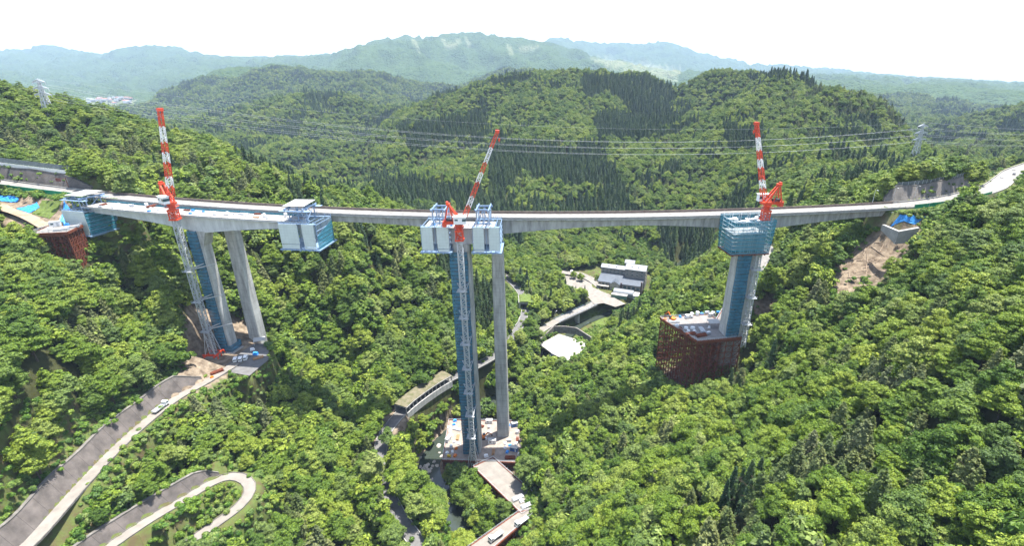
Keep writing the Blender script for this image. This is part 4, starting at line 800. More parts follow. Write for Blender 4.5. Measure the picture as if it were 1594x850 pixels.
def crane(label, x, y, z0, zm, head, tip, ties, spread=0, base=None, tie_to=None):
    """zm: top of the mast; head: unit heading of the jib in plan; tip: jib tip"""
    t = thing('tower_crane', label, 'tower crane', (x, y, z0)); hx, hy = head; sx, sy = -hy, hx
    P = lambda f, s, z: (x+hx*f+sx*s, y+hy*f+sy*s, z)
    def bx(b, f, s, z, df, ds, dz): b.box(P(f, s, z), (df, ds, dz), math.atan2(hy, hx))
    b = MB(); lattice(b, (x, y, z0), (x, y, zm-4), 2.3, 2.3, int((zm-4-z0)/2.3), .34, .2)
    if spread:
        for a_ in (-1, 1):
            for c_ in (-1, 1): b.beam((x+a_*spread, y+c_*spread, z0), (x+a_*1.05, y+c_*1.05, z0+spread*5.2), .28); b.beam((x+a_*spread, y+c_*spread, z0), (x+a_*1.05, y+c_*1.05, z0+spread*2.2), .16)
    b.build('mast', M_galv, t)
    for zz in ties:
        b = MB()
        for s_ in (-1.7, 1.7): b.beam((x-1.9, y+s_, zz), (x+1.9, y+s_, zz), .35); b.beam((x+s_, y-1.9, zz), (x+s_, y+1.9, zz), .35)
        b.box((x, y-2.0, zz-.3), (4.6, .9, .1)); b.box((x-2.2, y, zz-.3), (.9, 4.6, .1))
        for s_ in (-2.2, 2.2): b.beam((x+s_, y-2.4, zz-.3), (x+s_, y-2.4, zz+.9), .08)
        b.beam((x-2.2, y-2.4, zz+.9), (x+2.2, y-2.4, zz+.9), .08)
        if tie_to:
            for k in (-3.2, 3.2): b.beam((x+math.copysign(1.6, k), y+1.7, zz), (tie_to[0]+k, tie_to[1], zz+2.2), .26); b.beam((x, y+1.7, zz), (tie_to[0]+k, tie_to[1], zz+2.2), .2)
        b.build('tie_collar', M_galv, t)
    b = MB(); lattice(b, (x, y, zm-4.6), (x, y, zm), 3.0, 3.0, 3, .38, .26); b.box((x, y, zm-4.6), (3.9, 3.9, .7)); b.box((x, y, zm-.2), (3.6, 3.6, .9)); b.build('climbing_frame', M_red, t)
    b = MB(); b.tube((x, y, zm), (x, y, zm+2.2), 1.35, 16); b.tube((x, y, zm+2.2), (x, y, zm+2.9), 1.9, 16); b.box((x, y, zm+1.4), (4.4, 4.4, .15))
    for s_ in (-2.1, 2.1):
        for zz in (1.9, 2.4): b.beam((x-2.2, y+s_, zm+zz), (x+2.2, y+s_, zm+zz), .08)
    b.build('slewing_ring', M_red, t)
    zd = zm+3.5
    b = MB(); bx(b, -2.0, 0, zd, 10.2, 3.0, .9); bx(b, -4.6, 0, zd+.55, 5.0, 3.4, .2)
    for s_ in (-1.6, 1.6):
        for zz in (.9, 1.4): b.beam(P(-7, s_, zd+zz), P(-1.8, s_, zd+zz), .08)
        for f_ in (-7, -5.2, -3.5, -1.8): b.beam(P(f_, s_, zd+.4), P(f_, s_, zd+1.4), .08)
    b.build('turntable', M_red, t)
    b = MB(); bx(b, -6.4, 0, zd-.9, 1.8, 2.6, 1.6); b.build('counterweight', M_red, t)
    b = MB(); bx(b, -4.6, 0, zd+1.3, 1.8, 2.0, 1.3); b.tube(P(-3.0, -1, zd+1.2), P(-3.0, 1, zd+1.2), .7, 12); b.build('winch', M_dark, t)
    ax, az_ = -4.2, zm+12.0
    b = MB()
    for s_ in (-1.3, 1.3):
        b.beam(P(1.6, s_, zd+.4), P(ax, s_*.6, az_), .62); b.beam(P(-6.2, s_, zd+.4), P(ax, s_*.6, az_), .5); b.beam(P(-2.0, s_, zd+.4), P(ax+.6, s_*.7, az_-1.8), .3)
        b.beam(P(-.3, s_*.9, zd+4.0), P(-5.2, s_*.9, zd+4.0), .24)
    bx(b, ax, 0, az_, 1.6, 2.4, .9); bx(b, ax-.4, 0, az_+.8, .9, 1.6, .8); b.build('a_frame', M_red, t)
    cf, cs = 2.2, (2.6 if label.find('cab') < 0 else -2.6)
    b = MB(); bx(b, .9, -2.8, zd+1.9, 5.4, 2.6, 3.2); b.build('cab', M_white, t)
    cab = [o for o in COL.objects if o.parent == t and o.name.startswith('cab')][0]
    b = MB(); bx(b, 2.8, -2.8, zd+2.2, 1.66, 2.66, 1.3); bx(b, -.6, -2.8, zd+2.3, 1.4, 2.68, .8); b.build('window', M_glass, cab)
    b = MB(); bx(b, .9, -2.8, zd+3.65, 6.0, 3.1, .25); b.build('cab_roof', M_white, cab)
    foot = Vector(P(2.0, 0, zd+.9)); tip = Vector(tip); k = foot+(tip-foot)*.06
    b = MB(); lattice(b, k, tip, 2.3, 2.0, 17, .27, .15, w1=1.4, h1=1.1, every=[0, 1, 1, 0, 0, 1, 1, 0, 0, 1, 1, 0, 0, 0][::1]); b.beam(foot+Vector((sx*.9, sy*.9, 0)), k+Vector((sx*.9, sy*.9, 0)), .35); b.beam(foot-Vector((sx*.9, sy*.9, 0)), k-Vector((sx*.9, sy*.9, 0)), .35)
    dj = (tip-foot).normalized(); b.box(tip+dj*.4, (1.6, 2.2, 1.2), math.atan2(hy, hx)); b.beam(tip+dj*.3+Vector((sx*1.2, sy*1.2, .5)), tip+dj*.3-Vector((sx*1.2, sy*1.2, -.5)), .5); b.build('jib', [M_red, M_white], t)
    b = MB(); ap = Vector(P(ax, 0, az_+.5))
    for s_ in (-.5, .5): b.beam(ap+Vector((sx*s_, sy*s_, 0)), tip+Vector((sx*s_, sy*s_, .6)), .07)
    b.build('luffing_rope', M_dark, t)
    hk = tip+Vector((hx*.8, hy*.8, -3.0)); b = MB(); b.beam(tip+dj*.5+Vector((hx*.6, hy*.6, 0)), hk, .08); b.box(hk, (.7, .5, 1.1)); b.box((hk.x, hk.y, hk.z-.8), (.25, .25, .6)); b.build('hook_block', M_red, t)
    if base: base(t, x, y, z0)
    return t
def base_w(t, x, y, z0):
    b = MB()
    for s_ in (-2.6, 2.6): b.beam((x-4.2, y+s_, z0-.3), (x+4.2, y+s_, z0-.3), .7, .8); b.beam((x+s_, y-4.2, z0-.7), (x+s_, y+4.2, z0-.7), .7, .8)
    for dx in (2.4, 4.0):
        for dy in (-3, 0, 3):
            b.beam((x+dx, y+dy, z0-.6), (x+dx+.3, y+dy, z0-10), .4)
        b.beam((x+dx, y-3, z0-3), (x+dx, y+3, z0-8), .25); b.beam((x+dx, y+3, z0-3), (x+dx, y-3, z0-8), .25)
    b.build('base_frame', M_red, t)
    b = MB(); b.box((x-.4, y-.4, z0-2.6), (6.5, 6.5, 3.2)); b.build('base_block', M_conL, t)
wx, wy = -173.6, 228.6
crane('red and white tower crane with near vertical jib beside the west pier', wx, wy, 66.5, 145, (.84, -.54), (-161.5, 221.5, 190.5), [80, 97, 114], spread=2.6, base=base_w, tie_to=(-165, 232))
crane('red and white tower crane with jib leaning right, in front of the tallest pier', -35.4, 214.6, .5, 139.2, (1, .05), (-17.0, 216, 182.0), [8+k*14.5 for k in range(1, 8)], spread=3.2, tie_to=(-36, 219.5))
crane('red and white tower crane with jib leaning left above the blue netted cage', 107.8, 225.5, 72, 145.6, (-.97, -.1), (96.5, 225, 184.5), [86, 101, 116], spread=0, tie_to=(105, 227))
# ------------------------------------------------------------------ trestles
def trestle(name, label, corners, zt, nx, ny, ground_pad=3, brace_h=4.0, deckm=M_road, rails=True, group=None, th=.5):
    c = [Vector((p[0], p[1], 0)) for p in corners]; cen = sum(c, Vector())/4; zs = zt if hasattr(zt, '__len__') else [zt]*4
    t = thing(name, label, 'trestle', (cen.x, cen.y, sum(zs)/4), group)
    def at(i, j):
        a, b_ = i/nx, j/ny; w = ((1-a)*(1-b_), a*(1-b_), a*b_, (1-a)*b_); return (sum(w[k]*c[k].x for k in range(4)), sum(w[k]*c[k].y for k in range(4)), sum(w[k]*zs[k] for k in range(4)))
    b = MB(); e = .6; cc = [p+(p-cen).normalized()*e for p in c]; b.hexa([(p.x, p.y, z-th) for p, z in zip(cc, zs)], [(p.x, p.y, z) for p, z in zip(cc, zs)]); b.build('deck', deckm, t)
    b = MB()
    for k in range(4):
        p, q = cc[k], cc[(k+1) % 4]; d = (q-p).normalized()*.05; b.beam((p.x+d.x, p.y+d.y, zs[k]-.52), (q.x-d.x, q.y-d.y, zs[(k+1) % 4]-.52), .55, 1.2)
    for i in range(nx+1): p, q = at(i, 0), at(i, ny); b.beam((p[0], p[1], p[2]-th-1.2), (q[0], q[1], q[2]-th-1.2), .4, .6)
    b.build('edge_beam', M_rust, t)
    br = MB()
    for i in range(nx+1):
        for j in range(ny+1):
            p = at(i, j); g = h1(p[0], p[1])-1.5; z1 = p[2]-th-.9
            if z1-g < 1: continue
            b = MB(); b.beam((p[0], p[1], g), (p[0], p[1], z1), .45); b.build('post', M_rust, t)
            for di, dj in ((1, 0), (0, 1)):
                if (di and j not in (0, ny) and j != ny//2) or (dj and i not in (0, nx) and i != nx//2): continue
                if i+di > nx or j+dj > ny: continue
                q_ = at(i+di, j+dj); gq = h1(q_[0], q_[1])-1; z = z1; k = 0
                while z-brace_h > max(g, gq)-1.0:
                    br.beam((p[0], p[1], z-brace_h), (q_[0], q_[1], q_[2]-th-.9-(k+1)*brace_h), .3)
                    br.beam((p[0], p[1], z), (q_[0], q_[1], q_[2]-th-.9-(k+1)*brace_h), .2); br.beam((p[0], p[1], z-brace_h), (q_[0], q_[1], q_[2]-th-.9-k*brace_h), .2); z -= brace_h; k += 1
    if br.v: br.build('bracing', M_rust, t)
    if rails:
        b = MB()
        for k in range(4):
            p, q = cc[k], cc[(k+1) % 4]; m = max(2, int((q-p).length/2.2))
            for i in range(m+1): w = p+(q-p)*i/m; z = zs[k]+(zs[(k+1) % 4]-zs[k])*i/m; b.beam((w.x, w.y, z), (w.x, w.y, z+1.15), .09)
            for h in (.6, 1.15): b.beam((p.x, p.y, zs[k]+h), (q.x, q.y, zs[(k+1) % 4]+h), .09)
        b.build('guardrail', M_galv, t)
    return t
TPZ = 78.0
TP = [(69.6, 246.5), (82.5, 221.0), (106.5, 225.0), (97.5, 250.0)]
trestle('trestle_platform', 'tall rusty steel trestle platform carrying the grey working deck around the east pier', TP, TPZ, 7, 6, brace_h=3.6, deckm=mat('platform_deck', (.21,.195,.185), .9, var=.12, scale=.3))
trestle('trestle_ramp', 'pale sloping access ramp on rusty posts behind the east pier', [(98, 241), (108, 243), (155, 300), (146, 304)], [78.3, 78.3, 102, 102], 8, 1, deckm=M_deck)
trestle('trestle_platform', 'small rusty braced trestle under the stores deck at the west abutment', [(-243, 236), (-240, 224), (-226, 226.5), (-229, 238)], 134.6, 5, 4, brace_h=3.0, deckm=M_deck)
RPZ = 6.0
RP = [PZ(690, 716, RPZ), PZ(700, 655, RPZ), PZ(806, 657, RPZ), PZ(812, 720, RPZ)]
trestle('river_platform', 'cluttered pale working platform at the foot of the middle pier by the river', [p[:2] for p in RP], RPZ, 6, 5, deckm=mat('river_deck', (.26,.22,.185), .9, var=.14, scale=.35), brace_h=3)
A = [PZ(738, 728, 6), PZ(768, 714, 6), PZ(846, 783, 8.0), PZ(812, 800, 8.0)]
trestle('trestle_road', 'straight rusty edged trestle road leading down from the river platform', [p[:2] for p in A], [6.06, 6.06, 8.05, 8.05], 6, 2, brace_h=3, deckm=M_road, group='trestle roads by the river')
A = [PZ(805, 800, 8.0), PZ(840, 792, 8.0), PZ(758, 862, 11), PZ(722, 858, 11)]
trestle('trestle_road', 'trestle road turning back to the lower edge from the bend, with a parked truck', [p[:2] for p in A], [8.1, 8.1, 11, 11], 5, 2, brace_h=3, deckm=M_road, group='trestle roads by the river')
A = [PZ(794, 778, 8.0), PZ(818, 766, 8.0), PZ(836, 782, 8.0), PZ(815, 798, 8.0)]
# ------------------------------------------------------------------ abutments, banks and sheets at the two ends
def wall_thing(name, label, cat, pts, z0, z1, th, m, group=None, part='wall_face'):
    """an upright wall along a line of plan points"""
    t = thing(name, label, cat, (pts[0][0], pts[0][1], z1 if not hasattr(z1, '__len__') else z1[0]), group); b = MB(); n = len(pts); z0 = z0 if hasattr(z0, '__len__') else [z0]*n; z1 = z1 if hasattr(z1, '__len__') else [z1]*n; rings = []
    for i in range(n):
        p = np.array(pts[max(i-1, 0)][:2]); q = np.array(pts[min(i+1, n-1)][:2]); d = q-p; d = d/np.linalg.norm(d); k = np.array([-d[1], d[0]])*th; x, y = pts[i][:2]
        rings.append([(x, y, z0[i]), (x+k[0], y+k[1], z0[i]), (x+k[0], y+k[1], z1[i]), (x, y, z1[i])])
    b.loft(rings); b.build(part, m, t); return t
# west end
t = thing('bridge_abutment', 'grey concrete abutment with dark sloping wing wall under the west end of the old bridge', 'abutment', (-238, y_old(-238), 128), 'abutments of the old bridge')
b = MB(); b.prism([BP(x, l, 0, y_old)[:2] for x, l in ((-244, -5.2), (-234, -5.2), (-234, 5.2), (-244, 5.2))], 118, z_old(-238)-.9); b.build('abutment_wall', M_con2, t)
b = MB(); q = [BP(-244, -5.6, 0, y_old)[:2], BP(-228, -5.6, 0, y_old)[:2], BP(-228, -5.2, 0, y_old)[:2], BP(-244, -5.2, 0, y_old)[:2]]
b.prism([BP(-258, -6.1, 0, y_old)[:2], BP(-233, -6.1, 0, y_old)[:2], BP(-233, -5.5, 0, y_old)[:2], BP(-258, -5.5, 0, y_old)[:2]], [138, 126, 126, 138], z_old(-240)-.3); b.build('wing_wall', mat('dark_wing_wall', (.12,.115,.11), .9, var=.2), t)
t = thing('bridge_abutment', 'pale new concrete abutment block behind the west form traveller', 'abutment', (-249, y_new(-249), 128), 'abutments of the new bridge')
b = MB(); b.prism([BP(x, l, 0)[:2] for x, l in ((-256, -6.2), (-243.5, -6.2), (-243.5, 5.5), (-256, 5.5))], 124, 133.2); b.prism([BP(x, l, 0)[:2] for x, l in ((-255, -4.5), (-248, -4.5), (-248, 4), (-255, 4))], 133.21, 135); b.build('abutment_wall', M_conL, t)
# stores on the small west trestle, drawn below
def drape(name, label, px, group=None, m=M_tarp, lift=.35, wr=.25, n=9, Yfix=None, cat='tarpaulin'):
    P3 = [hit(*p) for p in px] if Yfix is None else [PY(p[0], p[1], y) for p, y in zip(px, Yfix)]
    b = MB(); vs = []
    for i in range(n+1):
        for j in range(n+1):
            a, c = i/n, j/n; w = ((1-a)*(1-c), a*(1-c), a*c, (1-a)*c); x = sum(w[k]*P3[k][0] for k in range(4)); y = sum(w[k]*P3[k][1] for k in range(4)); zf = sum(w[k]*P3[k][2] for k in range(4))
            z = max(h1(x, y), zf-.6 if Yfix is not None else -99)+lift+wr*math.sin(i*2.3+j*1.1)*math.cos(j*1.9-i*.7); vs.append((x, y, z))
    N_ = (n+1)**2; fs = []
    for i in range(n):
        for j in range(n): q = i*(n+1)+j; fs.append((q, q+n+1, q+n+2, q+1)); fs.append((N_+q, N_+q+1, N_+q+n+2, N_+q+n+1))
    edge = [i for i in range(n+1)]+[k*(n+1)+n for k in range(1, n+1)]+[n*(n+1)+j for j in range(n-1, -1, -1)]+[k*(n+1) for k in range(n-1, 0, -1)]
    for k in range(len(edge)): p, q = edge[k], edge[(k+1) % len(edge)]; fs.append((p, q, N_+q, N_+p))
    b.add(vs+[(x, y, z-.08) for x, y, z in vs], fs); o = b.build(name, m); tag(o, label, cat, group); return o
G_T = 'blue sheets over the cut slopes'
drape('blue_tarpaulin', 'blue tarpaulin over the cut slope, nearest the west abutment', [(84,366), (100,314), (112,330), (122,352)], G_T)
drape('blue_tarpaulin', 'wide blue tarpaulin on the sandy bank below the green fence, middle of three', [(26,326), (58,316), (62,324), (46,333)], G_T)
drape('blue_tarpaulin', 'crumpled blue tarpaulin under the green fence at the left edge', [(-2,304), (30,306), (28,316), (-2,313)], G_T)
drape('blue_tarpaulin', 'blue tarpaulin covering the slope above the new east abutment corner', [(1383,357), (1400,337), (1442,338), (1424,352)], G_T)
o = drape('grass_bank', 'rough grassy mat on the cut slope between two blue tarpaulins', [(50,334), (66,313), (97,314), (78,342)], None, M_grass, .25, .15, cat='embankment')
b = MB(); R = smooth_line([hit(-20, 318), hit(20, 326), hit(52, 338), hit(78, 352)]); R[:, 2] += .25; ribbon(b, R, 4.5, -4.5, .1); tag(b.build('site_track', M_sand), kind='structure')
# road side walls and fences
def fence(name, label, R, off, h, z0, m, post=M_galv, group=None, cat='fence', every=5, th=.08, lean=0):
    T = np.gradient(R[:, :2], axis=0); T /= np.linalg.norm(T, axis=1)[:, None]+1e-9; N = np.stack([-T[:, 1], T[:, 0]], 1); P = [(p[0]+k[0]*off, p[1]+k[1]*off, p[2]+z0) for p, k in zip(R, N)]
    t = thing(name, label, cat, P[len(P)//2], group); b = MB(); b.loft([[(p[0], p[1], p[2]), (p[0]+k[0]*th, p[1]+k[1]*th, p[2]), (p[0]+k[0]*(th+lean), p[1]+k[1]*(th+lean), p[2]+h), (p[0]+k[0]*lean, p[1]+k[1]*lean, p[2]+h)] for p, k in zip(P, N)]); b.build('mesh_panel', m, t)
    b = MB()
    for p, k in list(zip(P, N))[::every]: b.beam((p[0]-k[0]*.1, p[1]-k[1]*.1, p[2]-.3), (p[0]+k[0]*(lean-.1), p[1]+k[1]*(lean-.1), p[2]+h+.15), .14)
    b.build('fence_posts', post, t); return t
fence('mesh_fence', 'green mesh fence along the front edge of the west expressway', R_west[2:40], 6.6, 2.3, .05, M_green, group='green mesh fences', every=3)
E2 = R_east[(R_east[:, 0] > 205) & (R_east[:, 0] < 262)]
E2 = np.concatenate([[(196, y_old(196), 139.4), (204, y_old(204)+.3, 139.5)], E2])
fence('mesh_fence', 'green mesh fence along the front edge of the road beyond the east abutment', E2, -6.4, 2.2, .05, M_green, group='green mesh fences', every=2)
bank_wall('retaining_wall', 'tall dark retaining wall with a rock fence on top beside the west expressway', 'retaining wall', R_west, -1, 6.9, 3.0, 7.2, .09, 1, M_wall, ends=.14)
T = np.gradient(R_west[:, :2], axis=0)
Q = R_west[9:].copy(); Q[:, 2] += 7.3
fence('rock_fence', 'long white based rockfall fence with dark ribbed top along the wall above the west expressway', Q, -10.6, 2.0, 0, M_white, M_galv, cat='rock fence', every=1, lean=.2)
ft = [o for o in COL.objects if o.name.startswith('rock_fence')][-1]
N = np.stack([-T[:, 1], T[:, 0]], 1)[9:]; N /= np.linalg.norm(N, axis=1)[:, None]
b = MB(); b.loft([[(p[0]-k[0]*a, p[1]-k[1]*a, p[2]+z) for a, z in ((10.7, 2.05), (10.75, 2.05), (11.5, 4.6), (11.45, 4.6))] for p, k in zip(Q, N)]); b.build('rock_net', mat('dark_mesh', (.10,.12,.12), .6, var=.2), ft)
M_wallE = add_lines(mat('grey_shotcrete', (.19,.172,.155), .95, col2=(.11,.10,.09), scale=.3, bump=.3, bscale=2), 0, 6, .25, .75)
bank_wall('retaining_wall', 'long pale grey retaining wall on the hillside above the east end of the bridge', 'retaining wall', R_east, 1, 6.9, 3.4, 7.6, .0, .155, M_wallE, ends=.10)
n_ = int(.155*(len(R_east)-1)); Q = R_east[1:n_].copy(); Q[:, 2] += 7.8
fence('rock_fence', 'low dark rockfall fence on top of the pale wall above the east road', Q, 10.9, 2.2, 0, MATS['dark_mesh'], M_galv, cat='rock fence', every=1)
# east end
t = thing('bridge_abutment', 'grey abutment with a slanting wing wall under the east end of the old bridge', 'abutment', (195, y_old(195), 128), 'abutments of the old bridge')
b = MB(); b.prism([BP(x, l, 0, y_old)[:2] for x, l in ((186, -5.2), (199, -5.2), (199, 5.2), (186, 5.2))], [124, 128, 128, 124], z_old(195)-4.1); b.prism([BP(x, l, 0, y_old)[:2] for x, l in ((195.2, -5.2), (205, -5.2), (205, 5.2), (195.2, 5.2))], 128, z_old(195)-.2); b.build('abutment_wall', M_con2, t)
b = MB(); b.prism([BP(x, l, 0, y_old)[:2] for x, l in ((184, -5.85), (212, -5.85), (212, -5.3), (184, -5.3))], [124, 136, 136, 124], [z_old(195)-1.2]*4); b.build('wing_wall', M_con, t)
p0, p1, p2 = PY(1371, 357, 240), PY(1395, 374, 229), PY(1432, 353, 228)
t = thing('bridge_abutment', 'new L-shaped pale concrete abutment on bare soil below the blue tarpaulin', 'abutment', p1, 'abutments of the new bridge')
for nm, a, c, d0, d1 in (('front_wall', p0, p1, -1.6, -5.5), ('side_wall', p1, p2, -5.5, -4)):
    b = MB(); dx, dy = c[0]-a[0], c[1]-a[1]; l = math.hypot(dx, dy); n_ = (-dy/l*1.6, dx/l*1.6); e = .02 if nm == 'side_wall' else 0
    b.prism([(a[0]+dx/l*e, a[1]+dy/l*e), (c[0], c[1]), (c[0]+n_[0], c[1]+n_[1]), (a[0]+n_[0], a[1]+n_[1])], [133.0+d0, 133.0+d1, 133+d1, 133+d0], [134.3, 134.0, 134.0, 134.3] if nm == 'front_wall' else [133.98, 136.2, 136.2, 133.98]); b.build(nm, M_conL, t)
# ------------------------------------------------------------------ valley floor
# rock shed over the valley road
i0 = int(np.argmin([math.hypot(*(np.array(proj(*p)[:2])-(623, 646))) for p in R_val])); i1 = int(np.argmin([math.hypot(*(np.array(proj(*p)[:2])-(697, 591))) for p in R_val]))
Q = R_val[i0:i1+1]; T = np.gradient(Q[:, :2], axis=0); T /= np.linalg.norm(T, axis=1)[:, None]; N = np.stack([-T[:, 1], T[:, 0]], 1)
sh = thing('rock_shed', 'curved rock shed over the valley road, soil on its roof, row of dark openings', 'rock shed', tuple(Q[len(Q)//2]))
F_ = lambda p, k, l, z: (p[0]+k[0]*l, p[1]+k[1]*l, p[2]+z)
b = MB(); b.loft([[F_(p, k, l, z) for l, z in ((-4.0, 4.0), (4.6, 4.0), (4.6, 4.6), (-4.0, 4.6))] for p, k in zip(Q, N)]); b.build('roof_slab', M_conL, sh)
b = MB(); b.loft([[F_(p, k, l, z) for l, z in ((-3.7, 4.61), (4.4, 4.61), (4.4, 5.1), (-3.4, 4.9))] for p, k in zip(Q, N)]); b.build('roof_soil', mat('roof_gravel', (.17,.145,.10), .95, col2=(.08,.085,.035), scale=.35, bump=.5), sh)
b = MB(); b.loft([[F_(p, k, l, z) for l, z in ((3.8, -.2), (4.5, -.2), (4.5, 3.99), (3.8, 3.99))] for p, k in zip(Q, N)]); b.build('rear_wall', M_conL, sh)
b = MB(); b.loft([[F_(p, k, l, z) for l, z in ((-4.2, -3.5), (-3.7, -3.5), (-3.7, .7), (-4.2, .7))] for p, k in zip(Q, N)]); b.build('road_retaining_wall', M_con, sh)
acc = 0
for i in range(len(Q)):
    if i % 1 == 0: b = MB(); b.box((*F_(Q[i], N[i], -3.6, 0)[:2], Q[i][2]+2.35), (.5, .5, 3.3), math.atan2(T[i][1], T[i][0])); b.build('column', M_conL, sh)
# short covered cutting further up the valley road
j = int(np.argmin([math.hypot(*(np.array(proj(*p)[:2])-(817, 478))) for p in R_val])); Q = R_val[j-1:j+5]; T = np.gradient(Q[:, :2], axis=0); T /= np.linalg.norm(T, axis=1)[:, None]; N = np.stack([-T[:, 1], T[:, 0]], 1)
t = thing('road_tunnel', 'grassy roofed concrete tunnel mouth on the valley road behind the old middle pier', 'tunnel', tuple(Q[0])); b = MB()
b.loft([[F_(p, k, l, z) for l, z in ((-6, 5), (6, 5), (6, 6.2), (-6, 6.2))] for p, k in zip(Q, N)]); b.build('roof_slab', M_conL, t); b = MB(); b.loft([[F_(p, k, l, z) for l, z in ((-5.5, 6.21), (5.5, 6.21), (4, 7.2), (-4, 7.2))] for p, k in zip(Q, N)]); b.build('roof_turf', M_grass, t)
for s_ in (-1, 1): b = MB(); b.loft([[F_(p, k, s_*l, z) for l, z in ((4.4, -.5), (5.6, -.5), (5.6, 4.99), (4.4, 4.99))] for p, k in zip(Q, N)]); b.build('side_wall', M_con, t)
# road wall on the outer side of the valley road before the tunnel
wp = [PZ(u, v, 20)[:2] for u, v in ((786, 530), (792, 520), (806, 505), (812, 492))]; wall_thing('retaining_wall', 'low curved grey wall beside the valley road before the tunnel mouth', 'retaining wall', wp, 15, 21.5, .5, M_con)
# bridge to the hall
p, q = PZ(870, 498, 11.9), PZ(922, 474, 12.7); d = Vector((q[0]-p[0], q[1]-p[1], 0)); l = d.length; d.normalize(); k = Vector((-d.y, d.x, 0))
t = thing('road_bridge', 'small bridge with blue railings leading to the hall forecourt', 'bridge', p); W4 = lambda s_, o_, z: (p[0]+d.x*s_+k.x*o_, p[1]+d.y*s_+k.y*o_, z)
zz = lambda s_: p[2]+(q[2]-p[2])*s_/l
b = MB(); b.hexa([W4(-3, -3.6, zz(0)-1.4), W4(l+3, -3.6, zz(l)-1.4), W4(l+3, 3.6, zz(l)-1.4), W4(-3, 3.6, zz(0)-1.4)], [W4(-3, -3.6, zz(0)+.14), W4(l+3, -3.6, zz(l)+.14), W4(l+3, 3.6, zz(l)+.14), W4(-3, 3.6, zz(0)+.14)]); b.build('deck', M_deck, t)
for o_ in (-3.45, 3.45):
    b = MB(); b.beam(W4(-3, o_, zz(0)+1.1), W4(l+3, o_, zz(l)+1.1), .14); b.beam(W4(-3, o_, zz(0)+.6), W4(l+3, o_, zz(l)+.6), .1)
    for i in range(int(l/2)+4): s_ = -3+i*2; b.beam(W4(s_, o_, zz(s_)), W4(s_, o_, zz(s_)+1.15), .12)
    b.build('railing', M_bsteel, t)
b = MB(); b.box(W4(l*.52, 0, zz(l/2)-6), (1.2, 6, 9.2), math.atan2(d.y, d.x)); b.build('pier', M_con, t)
cw = [PZ(u, v, 9)[:2] for u, v in ((842, 530), (862, 514), (880, 514), (897, 516), (920, 528))]
wall_thing('court_wall', 'grey block wall behind the white sports court', 'wall', cw, 6, [10.5, 12.5, 12.5, 12.2, 10.5], .8, mat('block_wall', (.22,.20,.18), .95, var=.2))
# the hall
o0 = np.array(PZ(931, 446.5, 13.4)); o1 = np.array(PZ(998, 456, 13.4)); e1 = (o1-o0)[:2]; LEN = np.linalg.norm(e1); e1 /= LEN; e2 = np.array([-e1[1], e1[0]]); GZ0 = 13.3
def HP(s_, t_, z): w = o0[:2]+e1*s_+e2*t_; return (w[0], w[1], GZ0+z)
M_brick = add_lines(mat('grey_brick', (.24,.225,.21), .85, var=.12, scale=.4), 2, .9, .12, .8); M_roofg = mat('slate_blue_roof', (.085,.10,.122), .5, var=.08, scale=.3); M_roofl = mat('pale_metal_roof', (.20,.215,.23), .45, var=.05, scale=.2); M_trim = mat('cream_trim', (.36,.33,.28), .7)
hl = thing('hall_building', 'large grey hall with slate blue lower roof and two pale upper roofs by the forecourt', 'building', HP(LEN/2, 8, 0))
S1, S2 = LEN*.56, LEN
def hbox(b, s0, s1, t0, t1, z0, z1): b.prism([HP(s0, t0, 0)[:2], HP(s1, t0, 0)[:2], HP(s1, t1, 0)[:2], HP(s0, t1, 0)[:2]], GZ0+z0, GZ0+z1)
b = MB(); hbox(b, 0, LEN, 0, 15, -.5, 6.2); b.build('lower_wall', M_brick, hl); lw = [o for o in COL.objects if o.parent == hl][-1]
b = MB(); b.hexa([HP(-.8, -.8, 6.21), HP(LEN+.3, -.8, 6.21), HP(LEN+.3, 15, 9.6), HP(-.8, 15, 9.6)], [HP(-.8, -.8, 6.55), HP(LEN+.3, -.8, 6.55), HP(LEN+.3, 15, 9.95), HP(-.8, 15, 9.95)]); b.build('lower_roof', M_roofg, hl)
b = MB(); hbox(b, -1, S1-.02, 15.02, 24, -.5, 15.0); b.build('upper_wall', M_brick, hl); b = MB(); hbox(b, S1, LEN+1, 11, 26, -.5, 17.6); b.build('upper_wall', M_brick, hl)
uw = [o for o in COL.objects if o.parent == hl and o.name.startswith('upper_wall')]
def gable(b, s0, s1, t0, t1, z, rise, e=.6, th=.3):
    m = (t0+t1)/2
    b.hexa([HP(s0-e, t0-e, z), HP(s1+e, t0-e, z), HP(s1+e, m, z+rise), HP(s0-e, m, z+rise)], [HP(s0-e, t0-e, z+th), HP(s1+e, t0-e, z+th), HP(s1+e, m, z+rise+th), HP(s0-e, m, z+rise+th)])
    b.hexa([HP(s0-e, m+.01, z+rise), HP(s1+e, m+.01, z+rise), HP(s1+e, t1+e, z), HP(s0-e, t1+e, z)], [HP(s0-e, m+.01, z+rise+th), HP(s1+e, m+.01, z+rise+th), HP(s1+e, t1+e, z+th), HP(s0-e, t1+e, z+th)])
for s0, s1, t0, t1, z, ri in ((-1, S1-.7, 15.02, 24, 15.02, 2.2), (S1+.2, LEN+1, 11, 26, 17.62, 3.0)):
    b = MB(); gable(b, s0, s1, t0, t1, z, ri); b.build('upper_roof', M_roofl, hl); b = MB(); m = (t0+t1)/2
    for s_ in (s0+.05, s1-.05): b.add([HP(s_-.03, t0, z), HP(s_-.03, t1, z), HP(s_-.03, m, z+ri), HP(s_+.03, t0, z), HP(s_+.03, t1, z), HP(s_+.03, m, z+ri)], [(0, 1, 2), (3, 5, 4), (0, 2, 5, 3), (1, 4, 5, 2)])
    b.build('gable_end', M_brick, hl); b = MB()
    for f in (.3, .62): b.box(HP(s0+(s1-s0)*f, (t0+m)/2, z+ri*.5+.7), (1.0, 1.0, 1.2), math.atan2(e1[1], e1[0]))
    b.build('roof_vents', M_galv, hl)
